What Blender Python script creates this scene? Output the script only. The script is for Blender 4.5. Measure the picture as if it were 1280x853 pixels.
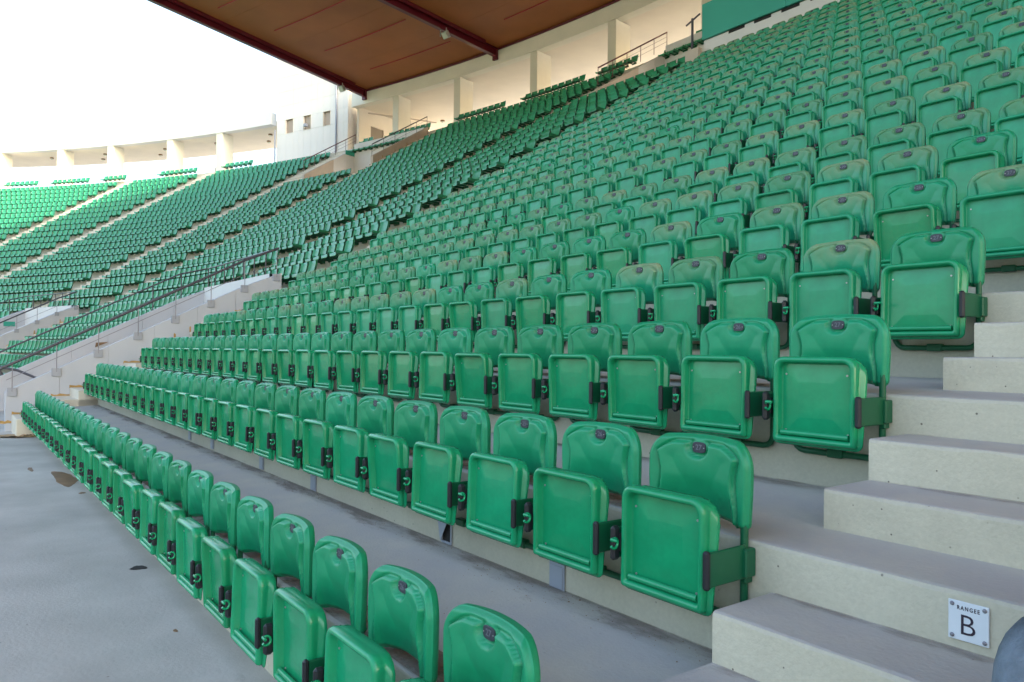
import bpy, math, random
from math import sin, cos, pi, radians, degrees, hypot
from mathutils import Vector, Matrix
random.seed(7)
sc = bpy.context.scene
for _o in list(bpy.data.objects):
    bpy.data.objects.remove(_o, do_unlink=True)

# ------------------------------------------------------------------ camera
ZF = 0.735                      # height of the number plates of the front row above the front floor
F_PX, YAW, PITCH, ROLL = 943.92, 0.6423, 0.0124, 0.0100
CX, CY, CZ = 1.7311, -1.2294, 0.7947 + ZF
cam_d = bpy.data.cameras.new('camera'); cam = bpy.data.objects.new('camera', cam_d)
sc.collection.objects.link(cam); sc.camera = cam
_d = Vector((-cos(YAW)*cos(PITCH), sin(YAW)*cos(PITCH), sin(PITCH)))
_r = _d.cross(Vector((0, 0, 1))).normalized(); _u = _r.cross(_d)
_r2 = _r*cos(ROLL) + _u*sin(ROLL); _u2 = _u*cos(ROLL) - _r*sin(ROLL)
cam.matrix_world = Matrix(((_r2.x, _u2.x, -_d.x, CX), (_r2.y, _u2.y, -_d.y, CY), (_r2.z, _u2.z, -_d.z, CZ), (0, 0, 0, 1)))
cam_d.sensor_width = 36; cam_d.lens = F_PX/1280*36
cam_d.clip_start = 0.05; cam_d.clip_end = 6000
CAMV = Vector((CX, CY, CZ))

# ------------------------------------------------------------------ light
SUN_EL, SUN_AZ = radians(24), radians(62)     # azimuth from +Y towards +X: behind the stand, to the right
sun_dir = Vector((sin(SUN_AZ)*cos(SUN_EL), cos(SUN_AZ)*cos(SUN_EL), sin(SUN_EL)))   # towards the sun
world = bpy.data.worlds.new("World"); sc.world = world; world.use_nodes = True
wn = world.node_tree; bg = wn.nodes['Background']
sky = wn.nodes.new('ShaderNodeTexSky'); sky.sky_type = 'NISHITA'; sky.sun_disc = False
sky.sun_elevation = SUN_EL; sky.sun_rotation = SUN_AZ
sky.air_density = 1.3; sky.dust_density = 6.0; sky.ozone_density = 1.0
wn.links.new(sky.outputs[0], bg.inputs[0]); bg.inputs[1].default_value = 0.15
sl = bpy.data.lights.new('sun', 'SUN'); sl.energy = 2.0; sl.angle = radians(0.5); sl.color = (1, .95, .86)
sun = bpy.data.objects.new('sun', sl); sc.collection.objects.link(sun)
sun.rotation_euler = sun_dir.to_track_quat('Z', 'Y').to_euler(); sun.location = (0, 60, 60)
vs = sc.view_settings
vs.view_transform = 'Standard'; vs.look = 'None'; vs.gamma = 1; vs.use_curve_mapping = False; vs.exposure = 2.42
sc.cycles.max_bounces = 7; sc.cycles.diffuse_bounces = 4

# ------------------------------------------------------------------ stand geometry
D, RA, RB = 0.8945, 0.456, 0.5485
X0, RC = -18.45, 58.98
H3 = 0.152
KR = 28.6                      # rim of the stand in row units
def Z(k): return k*RA if k <= 6 else 6*RA + (k-6)*RB
def zp(k): return Z(k) + 0.457  # top of the riser that carries row k
def foot(k): return zp(k-1) if k > 0 else 0.0
def yk(k): return k*D + 0.009
def pos(c, y):                 # c < 0: metres along the straight part; c >= 0: degrees round the curve
    if c < 0: return Vector((X0 - c, y, 0)), 0.0
    a = radians(c); r = RC + y
    return Vector((X0 - r*sin(a), -RC + r*cos(a), 0)), a
def P3(c, y, z):
    p, _ = pos(c, y); p.z = z; return p
def cx(X): return X0 - X        # straight part: X -> c (negative)
def width(c0, c1, y):
    """length along the row between two c"""
    def L(c): return c if c < 0 else radians(c)*(RC+y)
    return L(c1) - L(c0)
def c_at(c0, dist, y):
    """move dist metres from c0 in the +c direction"""
    L = c0 if c0 < 0 else radians(c0)*(RC+y)
    L += dist
    return L if L < 0 else degrees(L/(RC+y))
def project(p):
    v = Vector(p) - CAMV; z = v.dot(_d)
    if z <= 0.01: return None
    return 640 + F_PX*v.dot(_r2)/z, 426.5 - F_PX*v.dot(_u2)/z, z

# ------------------------------------------------------------------ materials
MATS = {}
def mat(name, col, rough=0.6, metal=0.0, noise=0.0, nscale=4.0, bump=0.0, bscale=60.0, rnd=0.0, spec=0.5,
        dust=None, detail=6, coord='Object', specks=None, fine=None):
    m = bpy.data.materials.new(name); m.use_nodes = True; nt = m.node_tree; N = nt.nodes; L = nt.links
    b = N['Principled BSDF']; b.inputs['Base Color'].default_value = (*col, 1)
    b.inputs['Roughness'].default_value = rough; b.inputs['Metallic'].default_value = metal
    b.inputs['Specular IOR Level'].default_value = spec
    tc = N.new('ShaderNodeTexCoord'); out = None
    def rgb(c):
        r = N.new('ShaderNodeRGB'); r.outputs[0].default_value = (*c, 1); return r.outputs[0]
    cur = rgb(col)
    def mix(fac, a, c2, mode='MIX'):
        x = N.new('ShaderNodeMix'); x.data_type = 'RGBA'; x.blend_type = mode
        if isinstance(fac, float): x.inputs[0].default_value = fac
        else: L.new(fac, x.inputs[0])
        L.new(a, x.inputs[6]); L.new(c2, x.inputs[7]); return x.outputs[2]
    def ntex(scale, det=6, rough_=0.55):
        t = N.new('ShaderNodeTexNoise'); t.inputs['Scale'].default_value = scale; t.inputs['Detail'].default_value = det
        t.inputs['Roughness'].default_value = rough_
        L.new(tc.outputs[coord], t.inputs['Vector']); return t.outputs[0]
    def ramp(src, lo, hi, a=0.0, b_=1.0):
        r = N.new('ShaderNodeMapRange'); r.inputs[1].default_value = lo; r.inputs[2].default_value = hi
        r.inputs[3].default_value = a; r.inputs[4].default_value = b_; L.new(src, r.inputs[0]); return r.outputs[0]
    if noise:
        f = ramp(ntex(nscale, detail), .3, .7)
        cur = mix(f, rgb([c*(1-noise) for c in col]), rgb([min(1, c*(1+noise)) for c in col]))
    if fine:
        f = ramp(ntex(fine, 3, .7), .3, .7, .94, 1.05)
        hv0 = N.new('ShaderNodeHueSaturation'); L.new(f, hv0.inputs['Value']); L.new(cur, hv0.inputs['Color']); cur = hv0.outputs[0]
    if rnd:
        oi = N.new('ShaderNodeObjectInfo'); hv = N.new('ShaderNodeHueSaturation')
        L.new(ramp(oi.outputs['Random'], 0, 1, 1-rnd, 1+rnd), hv.inputs['Value'])
        L.new(ramp(oi.outputs['Random'], 0, 1, .5-rnd*.05, .5+rnd*.05), hv.inputs['Hue'])
        L.new(cur, hv.inputs['Color']); cur = hv.outputs[0]
    if specks:       # small pits or spots: (scale, threshold, colour)
        s, th, c2 = specks
        v = N.new('ShaderNodeTexVoronoi'); v.inputs['Scale'].default_value = s; L.new(tc.outputs[coord], v.inputs['Vector'])
        g = ramp(v.outputs['Distance'], th, th*1.6, 1, 0)
        k = ramp(ntex(s*.17, 2), .5, .56)
        mm = N.new('ShaderNodeMath'); mm.operation = 'MULTIPLY'; L.new(g, mm.inputs[0]); L.new(k, mm.inputs[1])
        cur = mix(mm.outputs[0], cur, rgb(c2))
    if dust:         # (colour, amount, scale): dust lying on faces that look up, patchy
        dc, am, s = dust
        ge = N.new('ShaderNodeNewGeometry'); sx = N.new('ShaderNodeSeparateXYZ'); L.new(ge.outputs['Normal'], sx.inputs[0])
        up = ramp(sx.outputs[2], .1, .8); f = ramp(ntex(s, 8, .65), .25, .6, .45, 1)
        mm = N.new('ShaderNodeMath'); mm.operation = 'MULTIPLY'; L.new(up, mm.inputs[0]); L.new(f, mm.inputs[1])
        m2 = N.new('ShaderNodeMath'); m2.operation = 'MULTIPLY'; L.new(mm.outputs[0], m2.inputs[0]); m2.inputs[1].default_value = am
        cur = mix(m2.outputs[0], cur, rgb(dc))
    L.new(cur, b.inputs['Base Color'])
    if bump:
        bn = N.new('ShaderNodeBump'); bn.inputs['Strength'].default_value = bump; bn.inputs['Distance'].default_value = .01
        L.new(ntex(bscale, 5), bn.inputs['Height']); L.new(bn.outputs[0], b.inputs['Normal'])
    MATS[name] = m; m['_'] = 1
    return m

G = (0.007, 0.275, 0.122)
def plastic(name, dusty, attr=False):
    m = mat(name, (.009, .275, .132) if dusty else G, rough=.42, fine=24, rnd=.10, spec=.5, bump=.03, bscale=9, noise=.05, nscale=3)
    if dusty:
        nt = m.node_tree; N = nt.nodes; L = nt.links; b = N['Principled BSDF']
        src = b.inputs['Base Color'].links[0].from_socket
        tc = N.new('ShaderNodeTexCoord'); sx = N.new('ShaderNodeSeparateXYZ'); L.new(tc.outputs['Object'], sx.inputs[0])
        no = N.new('ShaderNodeTexNoise'); no.inputs['Scale'].default_value = 9; no.inputs['Detail'].default_value = 5
        L.new(tc.outputs['Object'], no.inputs['Vector'])
        ad = N.new('ShaderNodeMath'); ad.operation = 'MULTIPLY_ADD'; L.new(no.outputs[0], ad.inputs[0]); ad.inputs[1].default_value = .22
        if attr:
            at = N.new('ShaderNodeAttribute'); at.attribute_name = 'seat_height'; L.new(at.outputs['Fac'], ad.inputs[2])
        else: L.new(sx.outputs[2], ad.inputs[2])
        mr = N.new('ShaderNodeMapRange'); L.new(ad.outputs[0], mr.inputs[0])
        mr.inputs[1].default_value = .02; mr.inputs[2].default_value = .16; mr.inputs[3].default_value = .0; mr.inputs[4].default_value = .8
        oi = N.new('ShaderNodeObjectInfo'); r2 = N.new('ShaderNodeMapRange'); L.new(oi.outputs['Random'], r2.inputs[0])
        r2.inputs[3].default_value = .4; r2.inputs[4].default_value = 1.0
        mu = N.new('ShaderNodeMath'); mu.operation = 'MULTIPLY'; L.new(mr.outputs[0], mu.inputs[0]); L.new(r2.outputs[0], mu.inputs[1])
        x = N.new('ShaderNodeMix'); x.data_type = 'RGBA'; L.new(mu.outputs[0], x.inputs[0]); L.new(src, x.inputs[6])
        x.inputs[7].default_value = (.29, .31, .165, 1); L.new(x.outputs[2], b.inputs['Base Color'])
        rr = N.new('ShaderNodeMapRange'); L.new(mu.outputs[0], rr.inputs[0]); rr.inputs[3].default_value = .33; rr.inputs[4].default_value = .8
        L.new(rr.outputs[0], b.inputs['Roughness'])
    return m
M = {}
M['seat'] = plastic('green_plastic', False)
M['seat_dusty'] = plastic('dusty_green_plastic', True)
M['seat_dusty_far'] = plastic('far_dusty_green_plastic', True, True)
M['pan'] = mat('green_seat_pan', (0.009, 0.300, 0.130), rough=.24, fine=22, rnd=.08, bump=.22, bscale=6, noise=.10, nscale=8)
M['pan_faded'] = mat('sun_faded_seat_pan', (0.011, 0.305, 0.145), rough=.36, rnd=.08, bump=.10, bscale=9, noise=.14, nscale=8)
M['shell'] = mat('green_shell_plastic', (0.030, 0.270, 0.122), rough=.36, rnd=.16, noise=.12, nscale=2)
M['metal'] = mat('green_metal', (0.003, 0.10, 0.042), rough=.42, rnd=.08)
M['black'] = mat('black_rubber', (0.012, 0.014, 0.02), rough=.5)
M['plate'] = mat('dark_plate', (0.035, 0.038, 0.055), rough=.4)
M['digit'] = mat('grey_digits', (.14, .145, .18), rough=.5)
M['rivet'] = mat('bright_rivet', (.42, .44, .44), rough=.3, metal=.6)
M['floor'] = mat('floor_concrete', (.44, .438, .420), fine=38, rough=.75, noise=.28, nscale=1.3, bump=.25, bscale=45, coord='Object',
                 dust=((.41, .39, .355), .5, 1.6), specks=(9, .045, (.09, .07, .06)))
M['terrace'] = mat('terrace_concrete', (.52, .49, .385), fine=55, rough=.8, noise=.10, nscale=1.4, bump=.3, bscale=70,
                   dust=((.365, .355, .36), .90, 2.2), specks=(16, .05, (.16, .14, .11)))
M['step'] = mat('step_concrete', (.53, .495, .385), fine=55, rough=.8, noise=.11, nscale=3.2, bump=.35, bscale=60,
                dust=((.385, .368, .375), .93, 2.6), specks=(26, .06, (.14, .12, .10)))
M['farstep'] = mat('pale_step_concrete', (.68, .63, .52), rough=.85, noise=.1, nscale=2)
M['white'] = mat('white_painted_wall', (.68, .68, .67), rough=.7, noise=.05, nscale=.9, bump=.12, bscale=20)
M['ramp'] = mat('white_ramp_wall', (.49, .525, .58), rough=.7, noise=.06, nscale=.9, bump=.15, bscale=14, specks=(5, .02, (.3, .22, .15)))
M['rendered'] = mat('beige_rendered_wall', (.55, .48, .40), rough=.8, noise=.08, nscale=1.2, bump=.1)
M['cream'] = mat('cream_concourse_paint', (.76, .70, .585), rough=.75, noise=.05, nscale=.6)
M['ivory'] = mat('ivory_column_paint', (.75, .73, .62), rough=.7, noise=.05, nscale=.8)
M['soffit'] = mat('brown_soffit_board', (.37, .118, .026), rough=.6, noise=.13, nscale=.35, bump=.05)
M['beam'] = mat('maroon_steel', (.11, .006, .014), rough=.35)
M['purlin'] = mat('red_purlin_paint', (.36, .02, .02), rough=.45)
M['pitch'] = mat('sunlit_grass', (.16, .22, .035), rough=.9, noise=.25, nscale=.08)
M['track'] = mat('red_running_track', (.35, .10, .05), rough=.9, noise=.1, nscale=.3)
M['tower'] = mat('warm_white_cladding', (.80, .765, .70), rough=.7, noise=.03, nscale=.8)
M['pane'] = mat('beige_window_board', (.42, .33, .25), rough=.5)
M['teal'] = mat('teal_panel_paint', (.035, .36, .27), rough=.55, noise=.05, nscale=.5)
M['steel'] = mat('grey_galvanised_steel', (.28, .28, .32), rough=.4, metal=.7)
M['darksteel'] = mat('dark_rail_paint', (.07, .07, .085), rough=.4)
M['rustrail'] = mat('brown_rail_paint', (.16, .07, .07), rough=.45)
M['box'] = mat('grey_plastic_cover', (.33, .36, .42), rough=.45)
M['sign'] = mat('white_enamel_sign', (.66, .71, .76), rough=.3, noise=.05, nscale=14, specks=(60, .05, (.30, .26, .22)))
M['ink'] = mat('dark_ink', (.02, .012, .03), rough=.5)
M['foam'] = mat('ochre_foam_stain', (.46, .29, .10), rough=.9, noise=.25, nscale=9, bump=.5, bscale=30)
M['stain'] = mat('brown_water_stain', (.20, .12, .06), rough=.6, noise=.25, nscale=4)
M['card'] = mat('crumpled_cardboard', (.34, .24, .14), rough=.9, noise=.2, nscale=6, bump=.4)
M['hole'] = mat('dark_void', (.02, .02, .02), rough=.9)
M['door'] = mat('grey_door', (.22, .19, .15), rough=.6)
M['lampglass'] = mat('lamp_glass', (.55, .6, .5), rough=.2)
M['alu'] = mat('lamp_housing', (.40, .42, .36), rough=.35, metal=.5)
M['denim'] = mat('blue_denim', (.10, .125, .155), rough=.9, noise=.6, nscale=11, bump=1.0, bscale=38)
M['knit'] = mat('grey_jumper', (.12, .12, .13), rough=.95, noise=.1, nscale=30, bump=.3, bscale=200)
M['skin'] = mat('skin', (.50, .27, .18), rough=.5)
M['hair'] = mat('dark_hair', (.03, .02, .015), rough=.6)
M['shoe'] = mat('dark_shoe', (.03, .03, .035), rough=.6)

# ------------------------------------------------------------------ mesh helpers
class MB:
    def __init__(s): s.v = []; s.f = []; s.sm = []
    def add(s, vs_, fs, smooth=False, T=None):
        n = len(s.v)
        s.v += [tuple(T @ Vector(v)) if T is not None else tuple(v) for v in vs_]
        s.f += [tuple(i+n for i in f) for f in fs]; s.sm += [smooth]*len(fs)
    def box(s, x0, x1, y0, y1, z0, z1, T=None):
        v = [(x, y, z) for z in (z0, z1) for y in (y0, y1) for x in (x0, x1)]
        s.add(v, [(0, 2, 3, 1), (4, 5, 7, 6), (0, 1, 5, 4), (2, 6, 7, 3), (0, 4, 6, 2), (1, 3, 7, 5)], T=T)
    def bbox(s, x0, x1, y0, y1, z0, z1, b=.01, T=None):
        """box with all edges chamfered"""
        vs_ = []; X = (x0, x1); Y = (y0, y1); Zz = (z0, z1); sg = (1, -1); idx = {}
        for i in (0, 1):
            for j in (0, 1):
                for k in (0, 1):
                    px, py, pz = X[i], Y[j], Zz[k]; a, c, e = sg[i]*b, sg[j]*b, sg[k]*b
                    idx[i, j, k] = len(vs_); vs_ += [(px, py+c, pz+e), (px+a, py, pz+e), (px+a, py+c, pz)]
        F = []
        q = lambda i, j, k, a: idx[i, j, k] + a
        for i in (0, 1): F.append([q(i, 0, 0, 0), q(i, 1, 0, 0), q(i, 1, 1, 0), q(i, 0, 1, 0)][::(-1 if i == 0 else 1)])
        for j in (0, 1): F.append([q(0, j, 0, 1), q(1, j, 0, 1), q(1, j, 1, 1), q(0, j, 1, 1)][::(1 if j == 0 else -1)])
        for k in (0, 1): F.append([q(0, 0, k, 2), q(1, 0, k, 2), q(1, 1, k, 2), q(0, 1, k, 2)][::(-1 if k == 0 else 1)])
        for i in (0, 1):
            for j in (0, 1): F.append([q(i, j, 0, 0), q(i, j, 1, 0), q(i, j, 1, 1), q(i, j, 0, 1)][::(1 if i == j else -1)])
        for i in (0, 1):
            for k in (0, 1): F.append([q(i, 0, k, 0), q(i, 1, k, 0), q(i, 1, k, 2), q(i, 0, k, 2)][::(-1 if i == k else 1)])
        for j in (0, 1):
            for k in (0, 1): F.append([q(0, j, k, 1), q(1, j, k, 1), q(1, j, k, 2), q(0, j, k, 2)][::(1 if j == k else -1)])
        for i in (0, 1):
            for j in (0, 1):
                for k in (0, 1): F.append([q(i, j, k, 0), q(i, j, k, 1), q(i, j, k, 2)][::(1 if (i+j+k) % 2 == 0 else -1)])
        s.add(vs_, F, T=T)
    def tube(s, pts, r, n=8, T=None, caps=True):
        pts = [Vector(p) for p in pts]; rings = []; up = None
        for i, p in enumerate(pts):
            t = (pts[min(i+1, len(pts)-1)] - pts[max(i-1, 0)]).normalized()
            a = t.cross(Vector((0, 0, 1))) if abs(t.z) < .95 else t.cross(Vector((1, 0, 0)))
            if up is not None:
                a = up - t*up.dot(t)
            a.normalize(); up = a; b = t.cross(a)
            rr = r[i] if isinstance(r, (list, tuple)) else r
            rings.append([p + (a*cos(2*pi*k/n) + b*sin(2*pi*k/n))*rr for k in range(n)])
        v = [q for R in rings for q in R]; f = []
        for i in range(len(rings)-1):
            for k in range(n):
                f.append((i*n+k, i*n+(k+1) % n, (i+1)*n+(k+1) % n, (i+1)*n+k))
        s.add(v, f, True, T)
        if caps:
            s.add(v[:n], [tuple(range(n))[::-1]], False, T); s.add(v[-n:], [tuple(range(n))], False, T)
    def loft(s, rings, closed=True, cap0=False, cap1=False, smooth=True, T=None, flip=False):
        n = len(rings[0]); v = [q for R in rings for q in R]; f = []
        for i in range(len(rings)-1):
            for k in range(n if closed else n-1):
                q = (i*n+k, i*n+(k+1) % n, (i+1)*n+(k+1) % n, (i+1)*n+k)
                f.append(q[::-1] if flip else q)
        s.add(v, f, smooth, T)
        c = tuple(range(n))
        if cap0: s.add(rings[0], [c if flip else c[::-1]], False, T)
        if cap1: s.add(rings[-1], [c[::-1] if flip else c], False, T)
    def disc(s, c, r, ax='y', n=10, h=.004, T=None):
        c = Vector(c); e = {'y': Vector((0, -1, 0)), 'z': Vector((0, 0, 1)), 'x': Vector((1, 0, 0))}[ax]
        s.tube([c, c+e*h], r, n, T)
    def mesh(s, name, m):
        me = bpy.data.meshes.new(name); me.from_pydata(s.v, [], s.f)
        ms = m if isinstance(m, (list, tuple)) else [m]
        for x in ms: me.materials.append(x)
        me.polygons.foreach_set('use_smooth', s.sm); me.update(); return me
    def build(s, name, m, parent=None, loc=None, rz=0):
        return obj(name, s.mesh(name, m), parent, loc, rz)
def obj(name, me, parent=None, loc=None, rz=0):
    o = bpy.data.objects.new(name, me); sc.collection.objects.link(o)
    if parent is not None: o.parent = parent
    if loc is not None: o.location = loc
    if rz: o.rotation_euler = (0, 0, rz)
    return o
def tag(o, label=None, cat=None, group=None, kind=None):
    if label: o['label'] = label
    if cat: o['category'] = cat
    if group: o['group'] = group
    if kind: o['kind'] = kind
    return o
def empty(name, loc=(0, 0, 0), rz=0):
    o = bpy.data.objects.new(name, None); sc.collection.objects.link(o); o.location = loc; o.rotation_euler = (0, 0, rz)
    o.empty_display_size = .1; return o
def smooth(a, b, x):
    t = min(1, max(0, (x-a)/(b-a))); return t*t*(3-2*t)
_ord = {1: 'first', 2: 'second', 3: 'third', 4: 'fourth', 5: 'fifth', 6: 'sixth', 7: 'seventh', 8: 'eighth', 9: 'ninth', 10: 'tenth',
        11: 'eleventh', 12: 'twelfth', 13: 'thirteenth', 14: 'fourteenth', 15: 'fifteenth', 16: 'sixteenth', 17: 'seventeenth',
        18: 'eighteenth', 19: 'nineteenth', 20: 'twentieth'}
def ordw(n):
    if n in _ord: return _ord[n]
    if n < 30: return 'twenty-'+_ord[n-20]
    if n == 30: return 'thirtieth'
    return 'thirty-'+_ord[n-30]
def text_mesh(txt, size, m, name, extrude=.0006, bold=0.0, spacing=1.0):
    cu = bpy.data.curves.new(name, 'FONT'); cu.body = txt; cu.size = size; cu.align_x = 'CENTER'; cu.align_y = 'CENTER'
    cu.extrude = extrude; cu.offset = bold; cu.space_character = spacing; cu.resolution_u = 3
    t = bpy.data.objects.new('t', cu); sc.collection.objects.link(t)
    me = bpy.data.meshes.new_from_object(t); me.name = name
    bpy.data.objects.remove(t); bpy.data.curves.remove(cu)
    me.transform(Matrix.Rotation(pi/2, 4, 'X'))      # faces -Y
    me.materials.clear(); me.materials.append(m); return me

# ------------------------------------------------------------------ layout of blocks (c coordinates)
MAIN_R, MAIN_L = cx(.25), cx(-13.25)          # folding seats
N1R, N1L = cx(-14.4), 1.35
WIDE1 = (2.8, 11.75); N2 = (12.95, 17.55); WIDE2 = (18.95, 26.95); N3 = (28.15, 32.85); WIDE3 = (33.85, 42.35); N4 = (43.35, 47.95); WIDE4 = (48.95, 58)
VOMS = [(N1R, N1L), N2, N3, N4]
AISLES = [(MAIN_L, N1R), (1.35, 2.8), (11.75, 12.95), (17.6, 18.95), (26.95, 28.15), (32.85, 33.85), (42.35, 43.35), (47.95, 48.95)]
STAIR_L, STAIR_R = .285, 2.08
C_RIGHT = cx(80.0)

# ------------------------------------------------------------------ setting: ground, floor, terraces, sky is the world
g = MB(); n = 1
g.add([(-3000, -3000, -.02), (3000, -3000, -.02), (3000, 3000, -.02), (-3000, 3000, -.02)], [(0, 1, 2, 3)])
tag(g.build('ground', M['terrace']), kind='structure')
pt_ = MB(); pt_.add([(-75, -95, .03), (45, -95, .03), (45, -22, .03), (-75, -22, .03)], [(0, 1, 2, 3)])
tag(pt_.build('pitch', M['pitch']), kind='structure')
pt_ = MB(); pt_.add([(-85, -105, .0), (55, -105, .0), (55, -12, .0), (-85, -12, .0)], [(0, 1, 2, 3)])
tag(pt_.build('running_track', M['track']), kind='structure')
fl = MB()          # front walkway floor: follows the front of the stand
cs = [C_RIGHT, -15, -10, -5, -.001] + [i*2.0 for i in range(0, 30)]
for a, b in zip(cs[:-1], cs[1:]):
    y0, y1 = -7.0, 6.0
    fl.add([P3(a, y0, 0), P3(a, y1, 0), P3(b, y1, 0), P3(b, y0, 0)], [(0, 3, 2, 1)])
floor_o = tag(fl.build('floor', M['floor']), kind='structure')

def segs(c0, c1):
    """split a c range into nearly straight pieces"""
    out = [c0]
    if c0 < 0:
        if c1 <= 0: return [c0, c1]
        out.append(0.0); s = 0.0
    else: s = c0
    n_ = max(1, int(math.ceil((c1-s)/1.2)))
    out += [s+(c1-s)*(i+1)/n_ for i in range(n_)]
    return out
tb = MB()
SL = .045
def terrace(c0, c1, k, first=False):
    """riser and tread of row k between c0 and c1"""
    zz = zp(k); z0 = (zp(k-1)+SL) if k > 0 else 0.0
    y0 = yk(k); y1 = yk(k+1); e = .012
    S = segs(c0, c1)
    if c0 < -25 and k <= 6:
        S = [c0] + [-21.2+i*.04 for i in range(0, 86)] + [q for q in S[1:] if q > -17.7]
    from mathutils import noise as mn
    for a, b in zip(S[:-1], S[1:]):
        fine_ = b-a < .05
        if fine_:
            def nz(c): return .009+.005*mn.noise(Vector((c*7, k, 0)))+.010*max(0, mn.noise(Vector((c*23, k*2.3, 5)))-.32), .003*mn.noise(Vector((c*2.2, k, 9)))
            v = []
            for c in (a, b):
                e1, w1 = nz(c) if -21.18 < c < -17.85 else (.012, 0)
                v += [P3(c, y_, z_) for y_, z_ in ((y0+w1, z0-.03), (y0+w1, zz-e1*1.5), (y0+w1+e1*.35, zz-e1*.4), (y0+w1+e1*1.4, zz), (y1, zz+SL), (y1+.02, zz+SL-.1))]
            tb.add(v, [(i, 6+i, 6+i+1, i+1) for i in range(5)]); continue
        prof = [(y0, z0-.03), (y0, zz-e), (y0+e, zz), (y1, zz+SL), (y1+.02, zz+SL-.1)]
        v = [P3(a, y, z) for y, z in prof] + [P3(b, y, z) for y, z in prof]; m_ = len(prof)
        tb.add(v, [(i, m_+i, m_+i+1, i+1) for i in range(m_-1)])
KTOP = 27
bounds = [(C_RIGHT, N1R, None)]
for k in range(0, KTOP+1):
    lowhole = k <= 4; uphole = 21 <= k <= 25
    edges = [C_RIGHT]; c = C_RIGHT
    for vi_, (a, b) in enumerate(VOMS):
        if lowhole or (uphole and vi_ < 2):
            terrace(c, a, k); c = b
    terrace(c, 58, k)
terr = tag(tb.build('terrace', M['terrace']), kind='structure')
# concourse floor behind the rim
cf = MB()
for a, b in zip(segs(C_RIGHT, 58)[:-1], segs(C_RIGHT, 58)[1:]):
    y0, y1 = yk(28), yk(28)+14; z = zp(27)+SL-.01
    cf.add([P3(a, y0, z), P3(a, y1, z), P3(b, y1, z), P3(b, y0, z), P3(a, y1, z-3), P3(b, y1, z-3)], [(0, 3, 2, 1), (1, 2, 5, 4)])
tag(cf.build('concourse_floor', M['terrace']), kind='structure')

# ------------------------------------------------------------------ staircases
def step_mesh(w, d, h, b=.014, name='step'):
    m_ = MB(); m_.bbox(-w/2, w/2, 0, d, 0, h, b); return m_.mesh(name, M['step'] if name == 'step' else M['farstep'])
def nosed(mb, x0, x1, d, h, seed):
    """cast step with a slightly chipped, uneven nosing"""
    from mathutils import noise as mn
    n_ = 70; rings = []
    for i in range(n_+1):
        x = x0+(x1-x0)*i/n_
        e = .009+.005*mn.noise(Vector((x*7, seed, 0)))+.010*max(0, mn.noise(Vector((x*23, seed*2.3, 5)))-.32)
        w_ = .003*mn.noise(Vector((x*2.2, seed, 9))); t = .0025*mn.noise(Vector((x*3, seed, 3)))
        rings.append([(x, 0+w_, -.04), (x, w_, h-e*1.5+t), (x, w_+e*.35, h-e*.4+t), (x, w_+e*1.4, h+t), (x, d*.6, h+t*.3), (x, d, h), (x, d, -.04)])
    mb.loft(rings, True, True, True, smooth=False, flip=True)
def staircase(c0, c1, label, kmax=27, mname='step', near=False):
    wc = width(c0, c1, 0); root = empty('staircase', P3((c0+c1)/2 if (c0 >= 0 or c1 <= 0) else c0/2, 0, 0))
    tag(root, label, 'staircase', 'concrete stairs between the seat blocks')
    cache = {}; t = .298
    for k in range(0, kmax+1):
        base = foot(k); h = (zp(k)-base)/3
        w = width(c0, c1, yk(k)) if c0 >= 0 or c1 <= 0 else -(c0)+radians(c1)*(RC+yk(k))
        if k == 0: L = [(t+.0, .30)]
        else: L = [(2*t, h), (t, 2*h)]
        if not near and k > 0: L = L + [(0.0, 3*h+.014)]
        for i, (back, hh) in enumerate(L):
            key = (round(w, 1), i, k == 0, k > 6, k if near else 0)
            if key not in cache:
                mb = MB()
                if near: nosed(mb, -w/2+.002, w/2-.002, back+.03, hh, k*10+i)
                else: mb.bbox(-w/2+.002, w/2-.002, -.004 if i == 2 else 0, back+(.30 if i == 2 else .03), hh-.06 if i == 2 else -.04, hh, .012)
                cache[key] = mb.mesh('step', M[mname])
            cm = c_at(c0, w/2, yk(k)) if c0 >= 0 else (c0+c1)/2 if c1 <= 0 else c_at(c0, w/2, yk(k))
            p, a = pos(cm, yk(k)-back); p.z = base
            obj('step', cache[key], root, p-root.location, a)
            if k > 0 and not near and i == 0: pass
    return root
near_st = staircase(cx(STAIR_R), cx(STAIR_L), 'wide pale concrete staircase rising at the right beside the nearest seats', 20, 'step', True)
AL = ['concrete stairs along the white ramp wall at the far end of the folding seats',
      'pale narrow stairs just beyond the nearest narrow seat block over the white ramp walls',
      'pale stairs climbing on the near side of the second ramp opening',
      'pale stairs climbing on the far side of the second ramp opening',
      'pale stairs leading up to the first columns left of the tower',
      'pale stairs second from the left edge, nearly parallel to the next flight',
      'leftmost pale stairs of the curved stand',
      'pale stairs at the far left end of the curved stand']
for (a, b), L in zip(AISLES, AL):
    if a < 45: staircase(a, b, L, 27, 'farstep')

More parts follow.
